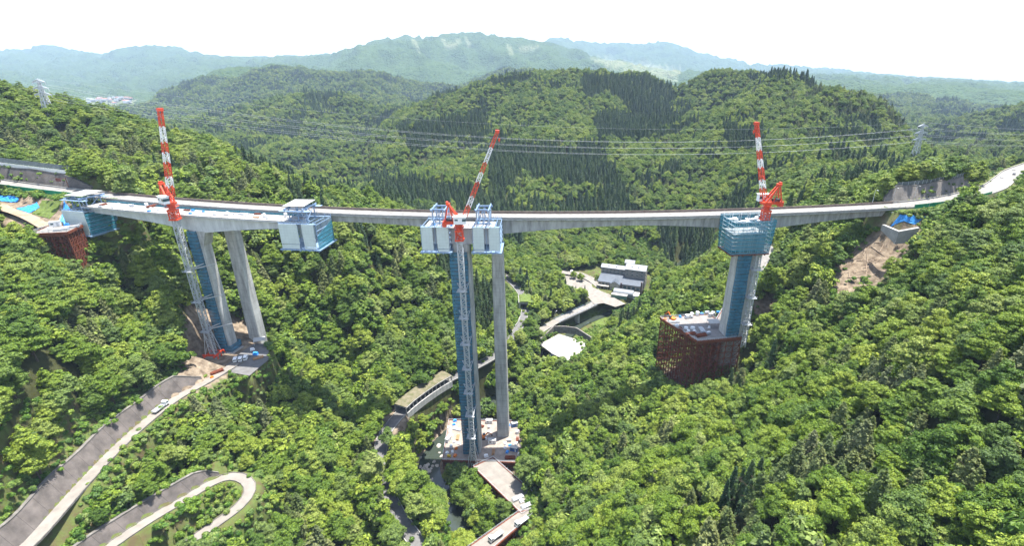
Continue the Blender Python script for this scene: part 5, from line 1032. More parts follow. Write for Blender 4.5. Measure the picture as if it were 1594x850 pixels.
RZH = math.atan2(e1[1], e1[0])
def win(par, s_, t_, z, w, h, side=0):
    f = MB(); g = MB()
    if side: f.box(HP(s_, t_, z), (.24, w+.5, h+.5), RZH); g.box(HP(s_+.03, t_, z), (.26, w, h), RZH)
    else: f.box(HP(s_, t_, z), (w+.5, .24, h+.5), RZH); g.box(HP(s_, t_-.03, z), (w, .26, h), RZH)
    o = f.build('window', M_trim, par); 
    g.build('pane', M_glass, o)
for k in range(4): win(hl, S1+2.5+k*4.1, -.02, 3.4, 2.7, 3.2)
for k in range(5): win(hl, 1.5+k*3.3, -.02, 4.4, 2.2, 2.2)
for k in range(6):
    win(hl, 1.2+k*3.7, 15.0, 13.2, 2.0, 1.0); win(hl, 1.2+k*3.7, 15.0, 11.2, 2.0, .9)
for k in range(4):
    win(hl, S1+2.4+k*4.6, 10.98, 15.8, 2.2, 1.0); win(hl, S1+2.4+k*4.6, 10.98, 12.6, 2.2, 1.0)
for k, z in enumerate((13, 9.5, 6, 3)): win(hl, LEN+1.02, 15, z, 1.6, 1.4, 1); win(hl, LEN+1.02, 21, z, 1.6, 1.4, 1)
b = MB(); b.add([HP(12, -2.6, -.4), HP(21, -2.6, -.4), HP(21, -2.6, 6.0), HP(16.5, -2.6, 8.6), HP(12, -2.6, 6.0), HP(12, -.01, -.4), HP(21, -.01, -.4), HP(21, -.01, 6.0), HP(16.5, -.01, 8.6), HP(12, -.01, 6.0)], [(0, 1, 2, 3, 4), (9, 8, 7, 6, 5), (0, 5, 6, 1), (1, 6, 7, 2), (4, 9, 5, 0), (2, 7, 8, 3), (3, 8, 9, 4)]); b.build('entrance_gable', M_trim, hl)
b = MB(); b.hexa([HP(11.4, -3.2, 5.7), HP(16.5, -3.2, 8.7), HP(16.5, 6, 8.7), HP(11.4, 6, 5.7)], [HP(11.4, -3.2, 6.0), HP(16.5, -3.2, 9.0), HP(16.5, 6, 9.0), HP(11.4, 6, 6.0)]); b.hexa([HP(16.51, -3.2, 8.7), HP(21.6, -3.2, 5.7), HP(21.6, 6, 5.7), HP(16.51, 6, 8.7)], [HP(16.51, -3.2, 9.0), HP(21.6, -3.2, 6.0), HP(21.6, 6, 6.0), HP(16.51, 6, 9.0)]); b.build('gable_roof', M_roofg, hl)
b = MB(); b.prism([HP(s_, t_, 0)[:2] for s_, t_ in ((-1.5, -.6), (-.5, -3.2), (4, -4.2), (11, -4.0), (11, -.6))], GZ0+3.0, GZ0+3.5); b.build('canopy', M_trim, hl)
for s_, t_ in ((-.6, -2.7), (3, -3.7), (6.5, -3.8), (10, -3.7)): b = MB(); b.box(HP(s_, t_, 1.3), (.6, .6, 3.3), RZH); b.build('canopy_post', M_brick, hl)
b = MB(); hbox(b, S1-1.5, S1-.2, -.9, .1, -.4, 7.6); hbox(b, LEN-.9, LEN+.5, -.7, .7, -.4, 10.8); b.build('chimney', mat('dark_brick', (.13,.09,.08), .9), hl)
hu = thing('roof_hut', 'small white gabled tower house behind the hall', 'building', HP(24, 29, 0)); b = MB(); hbox(b, 20, 29, 26.6, 33, -1, 18.0); b.build('wall', M_brick, hu); b = MB(); gable(b, 20, 29, 26.6, 33, 18.02, 2.4, .5); b.build('roof', M_roofl, hu)
an = thing('annexe', 'low barrel roofed annexe with green glass side in front of the hall', 'building', HP(24, -12, 0)); b = MB(); rings = []
for s_ in (17.5, 36):
    rings.append([HP(s_, -10+4.2*math.cos(a), 2.2+3.2*math.sin(a)) for a in np.linspace(0, math.pi, 11)]+[HP(s_, -14.2, -.5), HP(s_, -5.8, -.5)])
b.loft(rings); b.build('barrel_roof', M_roofl, an); b = MB(); hbox(b, 17, 31, -18.5, -14.3, -1, 2.6); b.build('glass_house', mat('green_glass', (.12,.24,.18), .3), an); b = MB(); hbox(b, 16.6, 31.4, -18.9, -14.25, 2.61, 2.9); b.build('flat_roof', M_conL, an); b = MB(); hbox(b, 36.1, 41, -14, -5, -1, 2.4); b.build('plant_room', M_con, an)
b = MB(); c_ = np.array(PZ(944, 441.5, 13.3)); n = 20; b.add([(c_[0]+4.6*math.cos(i*2*math.pi/n)*1.5, c_[1]+4.6*math.sin(i*2*math.pi/n), 13.42) for i in range(n)], [tuple(range(n))]); tag(b.build('round_lawn', mat('dry_lawn', (.20,.18,.07), .95, col2=(.20,.26,.05), scale=.3)), kind='structure')
b = MB(); Lw = px_poly([(915,478), (932,482), (948,492), (950,512), (935,522), (922,505)], 11.5); tag(drape('sloping_lawn', None, [(913,480), (945,486), (955,508), (925,512)], None, M_grass, .2, .05, cat=None), kind='structure')
# ------------------------------------------------------------------ vehicles
def wheels(t, xs, w, r):
    for x in xs:
        for s_ in (-1, 1):
            b = MB(); b.tube((x, s_*(w/2-.22), r), (x, s_*(w/2+.02), r), r, 12); o = b.build('wheel', M_tyre, t)
def make_van(body):
    t = thing('van', None, 'van'); W_ = 1.7; b = MB(); prof = [(-2.2, .35), (-2.25, 1.0), (-2.1, 1.95), (.9, 2.0), (1.55, 1.35), (2.2, 1.1), (2.3, .35)]
    b.loft([[(x, s_*W_/2, z) for x, z in prof] for s_ in (-1, 1)]); b.build('body', body, t)
    b = MB(); b.add([(.98, -.72, 1.93), (.98, .72, 1.93), (1.56, .76, 1.42), (1.56, -.76, 1.42)], [(0, 1, 2, 3)])
    for s_ in (-1, 1): y = s_*(W_/2+.012); b.add([(-2.0, y, 1.3), (1.25, y, 1.3), (.75, y, 1.85), (-1.95, y, 1.85)], [(0, 1, 2, 3)])
    b.add([(-2.26, -.7, 1.25), (-2.26, .7, 1.25), (-2.15, .68, 1.85), (-2.15, -.68, 1.85)], [(0, 1, 2, 3)]); b.build('window', M_glass, t); wheels(t, (-1.4, 1.4), W_, .33); return t
def make_car(body):
    t = thing('parked_car', None, 'car'); b = MB(); prof = [(-2.1, .3), (-2.1, .85), (-1.6, .95), (-1.1, 1.42), (.5, 1.45), (1.1, .95), (2.0, .8), (2.1, .3)]
    b.loft([[(x, s_*.82, z) for x, z in prof] for s_ in (-1, 1)]); b.build('body', body, t)
    b = MB(); 
    for s_ in (-1, 1): b.add([(-1.4, s_*.832, .98), (.95, s_*.832, .98), (.45, s_*.832, 1.38), (-1.05, s_*.832, 1.36)], [(0, 1, 2, 3)])
    b.add([(.55, -.7, 1.44), (.55, .7, 1.44), (1.12, .72, .99), (1.12, -.72, .99)], [(0, 1, 2, 3)]); b.build('window', M_glass, t); wheels(t, (-1.3, 1.3), 1.64, .32); return t
def make_truck(cabm, load=None):
    t = thing('flatbed_truck', None, 'truck'); b = MB(); b.loft([[(x, s_*1.15, z) for x, z in ((1.9, .55), (1.9, 2.5), (3.2, 2.55), (3.6, 1.6), (3.65, .55))] for s_ in (-1, 1)]); b.build('cab', cabm, t)
    b = MB(); b.add([(3.23, -1, 2.5), (3.23, 1, 2.5), (3.62, 1, 1.6), (3.62, -1, 1.6)], [(0, 1, 2, 3)])
    for s_ in (-1, 1): b.add([(2.1, s_*1.162, 1.6), (3.4, s_*1.162, 1.6), (3.15, s_*1.162, 2.3), (2.1, s_*1.162, 2.3)], [(0, 1, 2, 3)])
    b.build('window', M_glass, t); b = MB(); b.box((-1.0, 0, 1.0), (5.6, 2.3, .2)); b.box((-1.0, 0, .72), (5.6, .9, .35))
    for s_ in (-1, 1): b.box((-1.0, s_*1.12, 1.3), (5.6, .07, .4))
    b.box((-3.78, 0, 1.3), (.07, 2.17, .4)); b.build('cargo_bed', load or M_galv, t); wheels(t, (-2.6, -1.5, 2.6), 2.3, .48); return t
def spot(u, v, z=None): return PZ(u, v, z) if z is not None else hit(u, v)
def ang(p, q): return math.atan2(q[1]-p[1], q[0]-p[0])
vw = make_van(M_white); kids(vw); yd = ang(PZ(358, 560, 65.6), PZ(380, 552, 65.6))
for i, (u, v) in enumerate(((367, 562), (375, 561), (383, 559))):
    o = vw if i == 0 else copy_tree(vw); p = PZ(u, v, 65.55); o.location = p; o.rotation_euler = (0, 0, yd+1.1)
    tag(o, ['white van parked at the west pier foot, nearest the crane base', 'white van in the middle of the three parked by the west pier', 'white van parked nearest the old west pier, last of the row'][i], 'van', 'white vans in the pier yard')
o = copy_tree(vw, PZ(1108, 492, TPZ), .5); tag(o, 'white van on the sunny far side of the tall trestle platform', 'van', 'white vans on the works')
o = copy_tree(vw, PZ(1072, 495, TPZ), .2); tag(o, 'white van near the orange digger on the tall trestle platform', 'van', 'white vans on the works')
tw_ = make_truck(M_white, M_galv); kids(tw_); k = R_up[np.argmin([abs(proj(*p)[0]-252) for p in R_up])]; tw_.location = (k[0]-.3, k[1], k[2]+.03); tw_.rotation_euler = (0, 0, ang((0, 0), (.12, 1))); tag(tw_, 'pale flatbed truck on the upper road beside the retaining wall', 'truck', 'trucks on the site roads')
for u, v, z, lab in ((812, 815, 9, 'grey flatbed truck on the trestle road just past the bend'), (772, 838, 10.4, 'long pale flatbed truck lower on the trestle road near the edge'), (1556, 264, None, 'dark truck on the motorway at the far right')):
    o = copy_tree(tw_); p = spot(u, v, z); tag(o, lab, 'truck', 'trucks on the site roads'); o.location = (p[0], p[1], p[2]+.12); o.rotation_euler = (0, 0, math.radians(222 if z else 40))
cw_ = make_car(M_white); kids(cw_); cd_ = make_car(mat('dark_car_paint', (.03,.035,.05), .3)); kids(cd_); cs = [('white car parked in the hall car park, nearest the trees', 873, 419.5, cw_), ('dark car parked in the hall car park between two others', 880, 421, cd_), ('white car parked nearest the hall in the car park', 890, 422.5, cw_), ('dark car parked beside the hall annexe', 1003, 461, cd_), ('white car parked beside the hall annexe', 1010, 463, cw_)]
used_ = set()
for lab, u, v, pr in cs:
    o = pr if id(pr) not in used_ else copy_tree(pr); used_.add(id(pr)); p = spot(u, v, 14.5 if u < 950 else None); o.location = (p[0], p[1], max(p[2], h1(p[0], p[1]))+.05); o.rotation_euler = (0, 0, 1.2); tag(o, lab, 'car', 'cars parked by the hall')
for i, (x, dl) in enumerate(((330, -2.5), (352, 2.3), (384, -2.4), (420, 2.5))):
    o = copy_tree([cw_, cd_][i % 2]); j = int(np.argmin(abs(R_east[:, 0]-x))); p = R_east[j]; o.location = (p[0]+dl*.6, p[1]-dl*.7, p[2]+.06); o.rotation_euler = (0, 0, ang(R_east[j-1], R_east[j+1])); tag(o, ['white car on the motorway, closest to the near spur', 'dark car on the motorway beside the far barrier', 'white car in the middle of the far motorway stretch', 'dark car furthest away on the motorway'][i], 'car', 'cars on the east motorway')
# orange excavator on the tall platform
def excavator(label, p, rz, m=M_orange, s=1):
    t = thing('excavator', label, 'excavator', p, 'excavators on the works'); t.rotation_euler = (0, 0, rz); OFF[t.name] = Vector((0, 0, 0)); b = MB()
    for s_ in (-1, 1): b.loft([[(x, s_*1.1+y, z) for x, z in ((-1.7, .3), (-1.4, .75), (1.4, .75), (1.7, .3), (1.4, 0), (-1.4, 0))] for y in (-.28, .28)])
    b.build('tracks', M_tyre, t); b = MB(); b.box((-.5, 0, 1.4), (2.8, 2.4, 1.1)); b.box((.1, 0, .85), (1, 1, .2)); b.build('body', m, t); b = MB(); b.box((.75, .75, 2.1), (1.4, .95, 1.6)); b.build('cab', M_glass, t)
    b = MB(); b.beam((.9, -.2, 1.7), (3.2, -.2, 4.0), .4, .55); b.beam((3.2, -.2, 4.0), (5.2, -.2, 1.8), .32, .45); b.build('boom', m, t); b = MB(); b.hexa([(4.9, -.6, .9), (5.7, -.6, 1.0), (5.7, .2, 1.0), (4.9, .2, .9)], [(5.0, -.6, 1.8), (5.5, -.6, 1.9), (5.5, .2, 1.9), (5.0, .2, 1.8)]); b.build('bucket', M_dark, t); return t
excavator('orange digger on the far left corner of the tall trestle platform', PZ(1046, 499, TPZ), 2.2)
excavator('orange digger among the stores on the river platform', PZ(752, 683, RPZ), .3)
# ------------------------------------------------------------------ things lying about on the decks
def P_box(m, door):
    t = thing('site_container', None, 'container'); b = MB(); b.box((0, 0, 1.2), (4.2, 2.2, 2.4)); b.build('body', m, t); b = MB(); b.box((0, 0, 2.46), (4.4, 2.4, .1)); b.build('roof', M_roofw, t); b = MB(); b.box((1.1, -1.11, 1.05), (.9, .06, 1.9)); b.build('door', door, t); b = MB(); b.box((-.9, -1.11, 1.4), (1.1, .06, .8)); b.build('window', M_glass, t); return t
def P_stack(m, n=5, L_=5, w=.22, nm='material_stack', cat='material stack'):
    o = MB()
    for k in range(n):
        for z in range(3): o.box((rnd.uniform(-.2, .2), (k-n/2)*w*1.6, .18+z*w*1.15), (L_*rnd.uniform(.85, 1), w, w))
    for x in (-L_*.3, L_*.3): o.box((x, 0, .04), (.15, n*w*1.7, .1))
    o = o.build(nm, m); o['category'] = cat; return o
def P_crate(m, nm='covered_crate', cat='crate'):
    b = MB(); b.hexa([(-1, -.7, 0), (1, -.7, 0), (1, .7, 0), (-1, .7, 0)], [(-.92, -.64, .9), (.95, -.6, 1.05), (.9, .66, .95), (-.95, .6, 1.1)]); b.box((0, 0, .06), (2.2, 1.6, .1)); b.box((0, 0, 1.08), (.5, 1.3, .12), .1); o = b.build(nm, m); o['category'] = cat; return o
def P_tank():
    t = thing('water_tank', None, 'tank'); b = MB(); b.tube((0, 0, .15), (0, 0, 2.1), 1.0, 16); b.tube((0, 0, 2.1), (0, 0, 2.4), .95, 16, .45); b.build('drum', M_white, t); b = MB(); b.box((0, 0, .07), (1.8, 1.8, .14)); b.build('skid', M_dark, t); return t
def P_gen(m):
    t = thing('generator', None, 'generator'); b = MB(); b.box((0, 0, .85), (2.4, 1.1, 1.3)); b.build('housing', m, t); b = MB(); b.box((0, 0, .1), (2.6, 1.2, .2)); b.build('skid', M_dark, t); b = MB(); b.tube((.8, 0, 1.5), (.8, 0, 2.0), .09, 8); b.build('exhaust', M_dark, t); return t
def P_shelter():
    t = thing('white_shelter', None, 'shelter'); b = MB(); b.hexa([(-2.6, -1.8, 2.3), (2.6, -1.8, 2.3), (2.6, 1.8, 2.7), (-2.6, 1.8, 2.7)], [(-2.6, -1.8, 2.42), (2.6, -1.8, 2.42), (2.6, 1.8, 2.82), (-2.6, 1.8, 2.82)]); b.build('roof', M_roofw, t)
    for x in (-2.4, 2.4):
        for y in (-1.6, 1.6): b = MB(); b.beam((x, y, 0), (x, y, 2.4), .12); b.build('post', M_galv, t)
    return t
PROTO = {'cont_w': (P_box(M_white, M_galv), 'white site container'), 'cont_b': (P_box(M_blue, M_white), 'blue site container'), 'planks': (P_stack(M_wood, nm='plank_stack'), 'timber plank stack'), 'pipes': (P_stack(M_galv, 6, 6, .25, nm='pipe_stack'), 'bundle of pale steel pipes'), 'rusty': (P_stack(M_rust, 4, 6, .35, nm='beam_stack'), 'stack of rusty steel beams'),
 'crate_b': (P_crate(M_tarp), 'blue covered crate'), 'crate_w': (P_crate(M_white), 'white covered crate'), 'crate_o': (P_crate(M_orange, 'orange_crate'), 'orange crate'), 'tank': (P_tank(), 'white water tank'), 'gen': (P_gen(M_yel), 'yellow generator'), 'gen_g': (P_gen(M_galv), 'grey generator'), 'shelter': (P_shelter(), 'white flat roofed shelter')}
CATS = {'cont_w': 'container', 'cont_b': 'container', 'planks': 'material stack', 'pipes': 'material stack', 'rusty': 'material stack', 'crate_b': 'crate', 'crate_w': 'crate', 'crate_o': 'crate', 'tank': 'tank', 'gen': 'generator', 'gen_g': 'generator', 'shelter': 'shelter'}
for k, (o, _) in PROTO.items(): kids(o)
first = set(); placed = {}
def put(k, p, rz, where, sc=1):
    o0, nm = PROTO[k]
    if k in first: o = copy_tree(o0)
    else: o = o0; first.add(k)
    o.location = p; o.rotation_euler = (0, 0, rz); o.scale = (sc,)*3; placed.setdefault((k, where), []).append(o); return o
def scatter_on(where, poly_px, z, n, kinds, seed, avoid=()):
    r = random.Random(seed); got = []; us = [p[0] for p in poly_px]; vs = [p[1] for p in poly_px]; tries = 0
    while len(got) < n and tries < 4000:
        tries += 1; u = r.uniform(min(us), max(us)); v = r.uniform(min(vs), max(vs))
        if not inside(np.array([u]), np.array([v]), poly_px)[0]: continue
        p = PZ(u, v, z); k = r.choice(kinds); rad = 2.6 if k in ('cont_w', 'cont_b', 'planks', 'pipes', 'rusty', 'shelter') else 1.5
        if any(math.hypot(p[0]-q[0], p[1]-q[1]) < rad+q[2] for q in got) or any(math.hypot(p[0]-a[0], p[1]-a[1]) < a[2]+rad for a in avoid): continue
        got.append((p[0], p[1], rad)); put(k, (p[0], p[1], z+.01), r.choice((0, 1.57, .3, -.3, 1.2)), where, r.uniform(.75, 1.1))
av = [(-36, 223.5, 8.2), (-20, 236, 6), (-35.4, 214.6, 4)]
scatter_on('left of the pier on the river platform', [(692,712), (700,662), (712,652), (716,715)], RPZ, 16, ['crate_b', 'crate_w', 'planks', 'tank', 'crate_o', 'cont_w', 'pipes', 'gen', 'crate_w'], 3, av)
scatter_on('between the piers on the river platform', [(741,658), (770,658), (770,712), (746,716)], RPZ, 9, ['planks', 'crate_o', 'cont_w', 'rusty', 'crate_w', 'tank'], 4, av)
scatter_on('right of the old pier on the river platform', [(786,660), (804,660), (809,716), (786,714)], RPZ, 13, ['cont_b', 'cont_w', 'crate_b', 'gen_g', 'tank', 'crate_w', 'rusty', 'shelter'], 5, av)
at_ = [(102, 229.5, 9)]
scatter_on('on the front half of the tall trestle platform', [(1062,512), (1112,510), (1124,520), (1092,527)], TPZ, 9, ['pipes', 'pipes', 'rusty', 'crate_w', 'gen_g'], 6, at_)
scatter_on('along the left edge of the tall trestle platform', [(1034,498), (1044,497), (1080,522), (1074,526)], TPZ, 8, ['pipes', 'crate_b', 'crate_o', 'crate_w', 'rusty'], 7, at_)
scatter_on('along the back edge of the tall trestle platform', [(1050,493), (1118,484), (1118,489), (1056,498)], TPZ, 8, ['crate_b', 'pipes', 'gen_g', 'tank', 'crate_w'], 8, at_)
put('shelter', PZ(1110, 508, TPZ), .1, 'beside the east pier', 1.2); put('cont_w', PZ(1142, 522, TPZ), .2, 'in front of the east pier', .8); put('shelter', (*PZ(405, 535, 66)[:2], 66), .4, 'at the foot of the old west pier', 1.1); put('crate_w', PZ(393, 545, 65.6), .4, 'in the pier yard', 1); put('crate_b', PZ(398, 552, 65.6), .1, 'in the pier yard', 1.2); put('planks', PZ(402, 558, 65.6), .6, 'in the pier yard', 1)
put('rusty', PZ(338, 580, 65.8), .9, 'below the west crane base', 1); put('crate_o', PZ(330, 588, 66), .9, 'below the west crane base', .7)
for (u, v, z, k, w_) in ((87, 352, 134.7, 'cont_w', 'on the west trestle deck'), (104, 351, 134.7, 'crate_b', 'on the west trestle deck'), (112, 354, 134.7, 'pipes', 'on the west trestle deck'), (78, 357, 134.7, 'crate_w', 'on the west trestle deck'), (96, 358, 134.7, 'pipes', 'at the front of the west trestle deck'), (806, 776, 8.1, 'pipes', 'at the bend of the trestle road'), (812, 781, 8.1, 'crate_w', 'at the bend of the trestle road'), (820, 788, 8.1, 'pipes', 'on the trestle road corner')): put(k, PZ(u, v, z), .5, w_, 1)
r = random.Random(12)
for i in range(34):                    # the deck of the west cantilever
    x = -222+i*3.1; l = r.uniform(-4.2, 4.2)
    if abs(x+111) < 4 and abs(l) > 2.5: continue
    p = BP(x, l, z_new(x)+.08); put(r.choice(['crate_w', 'crate_b', 'pipes', 'crate_w', 'planks', 'gen_g', 'crate_b', 'tank', 'rusty']), p, RZ(x)+r.choice((0, 0, 1.5, .2)), 'on the west cantilever deck', r.uniform(.55, .9))
for i in range(7):
    x = -48+i*4; 
    if abs(x+36) < 3: continue
    p = BP(x, r.uniform(-3, 3), z_new(x)+.08); put(r.choice(['crate_w', 'pipes', 'crate_b', 'gen_g']), p, r.uniform(0, 3), 'on the middle pier head', .7)
for (k, where), L_ in placed.items():
    nm = PROTO[k][1]; 
    for o in L_: o['category'] = CATS[k]; o['group'] = nm.split(' ')[-1]+'s '+where if not where.startswith('x') else where
    if len(L_) == 1: L_[0]['label'] = nm+' '+where
    else: number_labels(L_, '{o} '+nm+' '+where)
# ------------------------------------------------------------------ pylons and lines
def pylon(label, x, y, z, h, rz):
    t = thing('power_pylon', label, 'pylon', (x, y, z), 'power pylons'); ca, sa = math.cos(rz), math.sin(rz); P = lambda a, c, zz: (x+a*ca-c*sa, y+a*sa+c*ca, z+zz)
    b = MB(); w0, w1 = 3.0, .6; n = 9
    def cr(k, i): f = k/n; w = w0*(1-f)**1.3+w1; sx, sy = ((-1, -1), (1, -1), (1, 1), (-1, 1))[i]; return P(sx*w, sy*w, h*.94*f)
    for k in range(n):
        for i in range(4): j = (i+1) % 4; b.beam(cr(k, i), cr(k+1, i), .42); b.beam(cr(k, i), cr(k+1, j), .2); b.beam(cr(k, j), cr(k+1, i), .2); b.beam(cr(k+1, i), cr(k+1, j), .22)
    b.beam(P(0, 0, h*.9), P(0, 0, h), .4); b.build('tower_frame', M_galv, t); ends = []
    for f, w in ((.60, 10), (.75, 9), (.90, 7.6)):
        b = MB()
        for s_ in (-1, 1):
            for c in (-.8, .8): b.beam(P(0, c, h*f), P(s_*w, 0, h*f+.4), .6); b.beam(P(0, c, h*f+2.2), P(s_*w, 0, h*f+.4), .45)
            b.beam(P(s_*w, 0, h*f+.4), P(s_*w, 0, h*f-1.6), .28); ends.append(P(s_*w, 0, h*f-1.6))
        b.build('cross_arm', M_galv, t)
    ends.append(P(0, 0, h)); return ends
pe = hit(1420, 256); ze = pe[2]; pw = hit(80, 184); zw = pw[2]
EE = pylon('steel lattice power pylon on the wooded ridge at the right', pe[0], pe[1], ze-1, 46*pe[1]/550, .35); EW_ = pylon('pale steel lattice power pylon on the wooded crest at the left', pw[0], pw[1], zw-1, 36*pw[1]/480, -.3)
nm_ = ['lower near', 'lower far', 'middle near', 'middle far', 'top near', 'top far', 'thin earth']
for i, (p, q) in enumerate(zip(EE, EW_)):
    p, q = Vector(p), Vector(q); b = MB(); pts = []
    for k in range(41): f = k/40; w = p.lerp(q, f); w.z -= 4*(27 if i < 6 else 20)*f*(1-f); pts.append(w)
    for k in range(40): b.tube(pts[k], pts[k+1], .055 if i < 6 else .035, 5)
    tag(b.build('power_line', M_galv), f'{nm_[i]} power line strung across the valley between the two pylons', 'power line', 'power lines over the valley')
P2 = [(e[0]+560, e[1]+230, e[2]-18) for e in EE]
for i, (p, q) in enumerate(zip(EE, P2)):
    p, q = Vector(p), Vector(q); b = MB(); pts = []
    for k in range(21): f = k/20; w = p.lerp(q, f); w.z -= 40*f*(1-f); pts.append(w)
    for k in range(20): b.tube(pts[k], pts[k+1], .055, 5)
    tag(b.build('power_line', M_galv), f'{nm_[i]} power line running from the right-hand pylon out of the picture', 'power line', 'power lines east of the ridge')
# ------------------------------------------------------------------ lamps, signs
def lamp(label, p, rz, h=9, arm=1.8):
    t = thing('street_lamp', label, 'street lamp', p, 'street lamps'); b = MB(); b.tube((p[0], p[1], p[2]-.5), (p[0], p[1], p[2]+h), .14, 8, .08); b.beam((p[0], p[1], p[2]+h), (p[0]+arm*math.cos(rz), p[1]+arm*math.sin(rz), p[2]+h+.3), .1); b.build('pole', M_galv, t); b = MB(); b.box((p[0]+arm*math.cos(rz), p[1]+arm*math.sin(rz), p[2]+h+.25), (.9, .35, .18), rz); b.build('lamp_head', M_white, t)
for i, (u, v) in enumerate(((864, 497), (893, 480))): lamp(['street lamp at the near end of the small hall bridge', 'street lamp halfway along the small hall bridge'][i], (*PZ(u, v, 12)[:2], 12), .8, 7)
for i, x in enumerate((182, 196, 210)): lamp(['street lamp on the east end of the old bridge, closest to the abutment', 'street lamp beside the road between the abutment and the pale wall', 'street lamp in front of the pale retaining wall'][i], BP(x, 5.3, z_old(x), y_old) if x < 195 else (x, y_old(x)+8.5, h1(x, y_old(x)+8.5)), -1.6, 8)
p = R_west[8]; sg = thing('gantry_sign', 'brown sign on a post beside the expressway, in front of the dark wall', 'road sign', (p[0]-1, p[1]+6.6, p[2]-.2), 'road signs'); b = MB(); b.tube((p[0]-1, p[1]+6.6, p[2]-.2), (p[0]-1, p[1]+6.6, p[2]+6.5), .15, 8); b.beam((p[0]-1, p[1]+6.6, p[2]+5.8), (p[0]-6, p[1]+6.2, p[2]+5.8), .14); b.build('post', M_rust, sg); b = MB(); b.box((p[0]-5, p[1]+6.2, p[2]+5.2), (3.6, .12, 1.8), -.2); b.build('panel', mat('brown_sign', (.16,.05,.04), .6), sg)
# ------------------------------------------------------------------ boulders in the river bed
g_ = np.random.default_rng(9)
def boulder(seed):
    g2 = np.random.default_rng(seed); vs = []; fs = []; nu, nv = 9, 6
    for j in range(nv):
        ph = math.pi*(j+.4)/(nv-.2)
        for i in range(nu): a = 2*math.pi*i/nu; rr = g2.uniform(.75, 1.15); vs.append((rr*math.sin(ph)*math.cos(a), rr*math.sin(ph)*math.sin(a)*.8, rr*math.cos(ph)*.6))
    for j in range(nv-1):
        for i in range(nu): fs.append((j*nu+i, (j+1)*nu+i, (j+1)*nu+(i+1) % nu, j*nu+(i+1) % nu))
    fs += [tuple(range(nu))[::-1], tuple((nv-1)*nu+i for i in range(nu))]; me_ = bpy.data.meshes.new('boulder'); me_.from_pydata(vs, [], fs); me_.materials.append(MATS['boulder']); return me_
mat('boulder', (.50,.46,.40), .9, col2=(.27,.25,.22), scale=.8, bump=.5, bscale=3)
bms = [boulder(i) for i in range(4)]; bl = []; tries = 0
while len(bl) < 46 and tries < 3000:
    tries += 1; u = g_.uniform(636, 696); v = g_.uniform(690, 765)
    if abs((u-668)+(v-725)*.55) > 22: continue
    p = hit(u, v)
    if p[2] > 4 or p[1] > 235: continue
    o = bpy.data.objects.new('boulder', bms[len(bl) % 4]); COL.objects.link(o); s_ = g_.uniform(.5, 1.9)*g_.uniform(.7, 1.2); o.scale = (s_, s_, s_*.9); o.rotation_euler = (0, 0, g_.uniform(0, 6)); o.location = (p[0], p[1], max(p[2], -2.2)+s_*.2); tag(o, None, 'boulder', 'pale boulders in the river bed'); bl.append(o)
rows = {}
for o in bl: rows.setdefault(int((proj(*o.location)[1]-690)//15), []).append(o)
for k, L_ in rows.items():
    w = ['topmost', 'second', 'third', 'fourth', 'lowest', 'lowest'][min(max(k, 0), 5)]
    if len(L_) == 1: L_[0]['label'] = f'pale boulder alone in the {w} row of the river bed left of the platform'
    else: number_labels(L_, '{o} pale boulder in the '+w+' row of boulders left of the river platform')
# ------------------------------------------------------------------ felled trunks on the landslip
mlog = mat('dry_log', (.34,.26,.19), .9, var=.2, scale=2); lg = []
for i in range(40):
    u, v = rnd.uniform(1300, 1385), rnd.uniform(378, 436)
    if not inside(np.array([u]), np.array([v]), [(1300,420), (1345,375), (1392,382), (1385,405), (1345,437), (1302,438)])[0]: continue
    p = hit(u, v); a = rnd.gauss(.4, .7); L_ = rnd.uniform(3, 8); q = (p[0]+math.cos(a)*L_, p[1]+math.sin(a)*L_); b = MB(); b.tube((0, 0, 0), (q[0]-p[0], q[1]-p[1], h1(*q)-p[2]), rnd.uniform(.12, .26), 6, .08); b.tube((0, 0, -.1), ((q[0]-p[0])*.06, (q[1]-p[1])*.06, .25), .3, 6, .2); o = b.build('felled_log', mlog); o.location = (p[0], p[1], p[2]+.25); tag(o, None, 'log', 'felled logs on the landslip'); lg.append(o)
lg.sort(key=lambda o: proj(*o.location)[1]); h_ = (len(lg)+1)//2
number_labels(lg[:h_], '{o} dry felled log on the upper half of the bare landslip'); number_labels(lg[h_:], '{o} dry felled log on the lower half of the bare landslip')
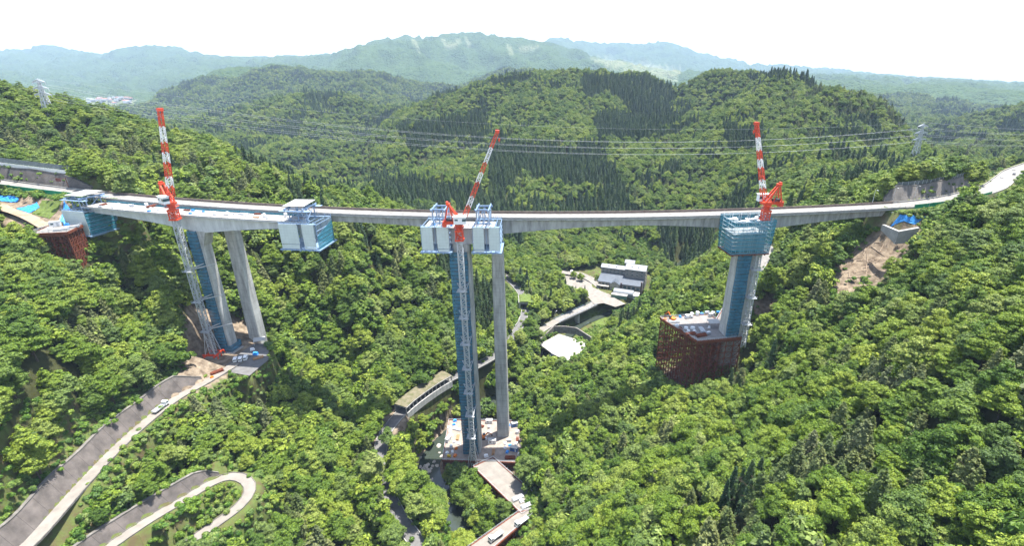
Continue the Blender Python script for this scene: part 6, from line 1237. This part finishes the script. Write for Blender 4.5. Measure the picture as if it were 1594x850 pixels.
# ------------------------------------------------------------------ houses of the far village
hm_ = [mat('far_wall', (.62,.58,.52), .8), mat('far_roof', (.25,.27,.32), .6), mat('far_roof_red', (.36,.14,.10), .6)]
hs = []
for i in range(26):
    u, v = rnd.uniform(134, 210), rnd.uniform(153, 162); p = hit(u, v)
    if p[1] < 2500: continue
    t = thing('village_house', None, 'house', p, 'houses of the far village'); w, d_, h = rnd.uniform(14, 40), rnd.uniform(12, 20), rnd.uniform(6, 12); rz_ = rnd.uniform(-.4, .4); b = MB(); b.box((p[0], p[1], p[2]+h/2), (w, d_, h), rz_); b.build('wall', hm_[0], t); b = MB(); c_, s_ = math.cos(rz_), math.sin(rz_); Q_ = lambda a, c, z: (p[0]+a*c_-c*s_, p[1]+a*s_+c*c_, p[2]+z)
    b.add([Q_(-w*.54, -d_*.56, h), Q_(w*.54, -d_*.56, h), Q_(w*.54, d_*.56, h), Q_(-w*.54, d_*.56, h), Q_(-w*.5, 0, h+4), Q_(w*.5, 0, h+4)], [(0, 1, 5, 4), (2, 3, 4, 5), (0, 4, 3), (1, 2, 5), (3, 2, 1, 0)]); b.build('roof', hm_[1+(i % 3 == 0)], t); hs.append(t)
hs.sort(key=lambda o: proj(*o.location)[1]); h_ = len(hs)//2
number_labels(hs[:h_], '{o} tiny pale house in the farther half of the distant valley village'); number_labels(hs[h_:], '{o} tiny pale house in the nearer half of the distant valley village')


# ------------------------------------------------------------------ the air
lo_, hi_ = float(GZ.min())-6, max(float(GZ.max())+12, 300.0)
b = MB(); b.hexa([(-15500,-400,lo_), (15500,-400,lo_), (15500,15500,lo_), (-15500,15500,lo_)], [(-15500,-400,hi_), (15500,-400,hi_), (15500,15500,hi_), (-15500,15500,hi_)])
hm = bpy.data.materials.new('haze'); hm.use_nodes = True; n = hm.node_tree; n.nodes.clear(); o_ = n.nodes.new('ShaderNodeOutputMaterial'); pv = n.nodes.new('ShaderNodeVolumePrincipled')
pv.inputs['Color'].default_value = (.56, .75, 1, 1); pv.inputs['Density'].default_value = 5.8e-5; pv.inputs['Anisotropy'].default_value = .0; n.links.new(pv.outputs[0], o_.inputs['Volume'])
tag(b.build('haze', hm), kind='stuff')
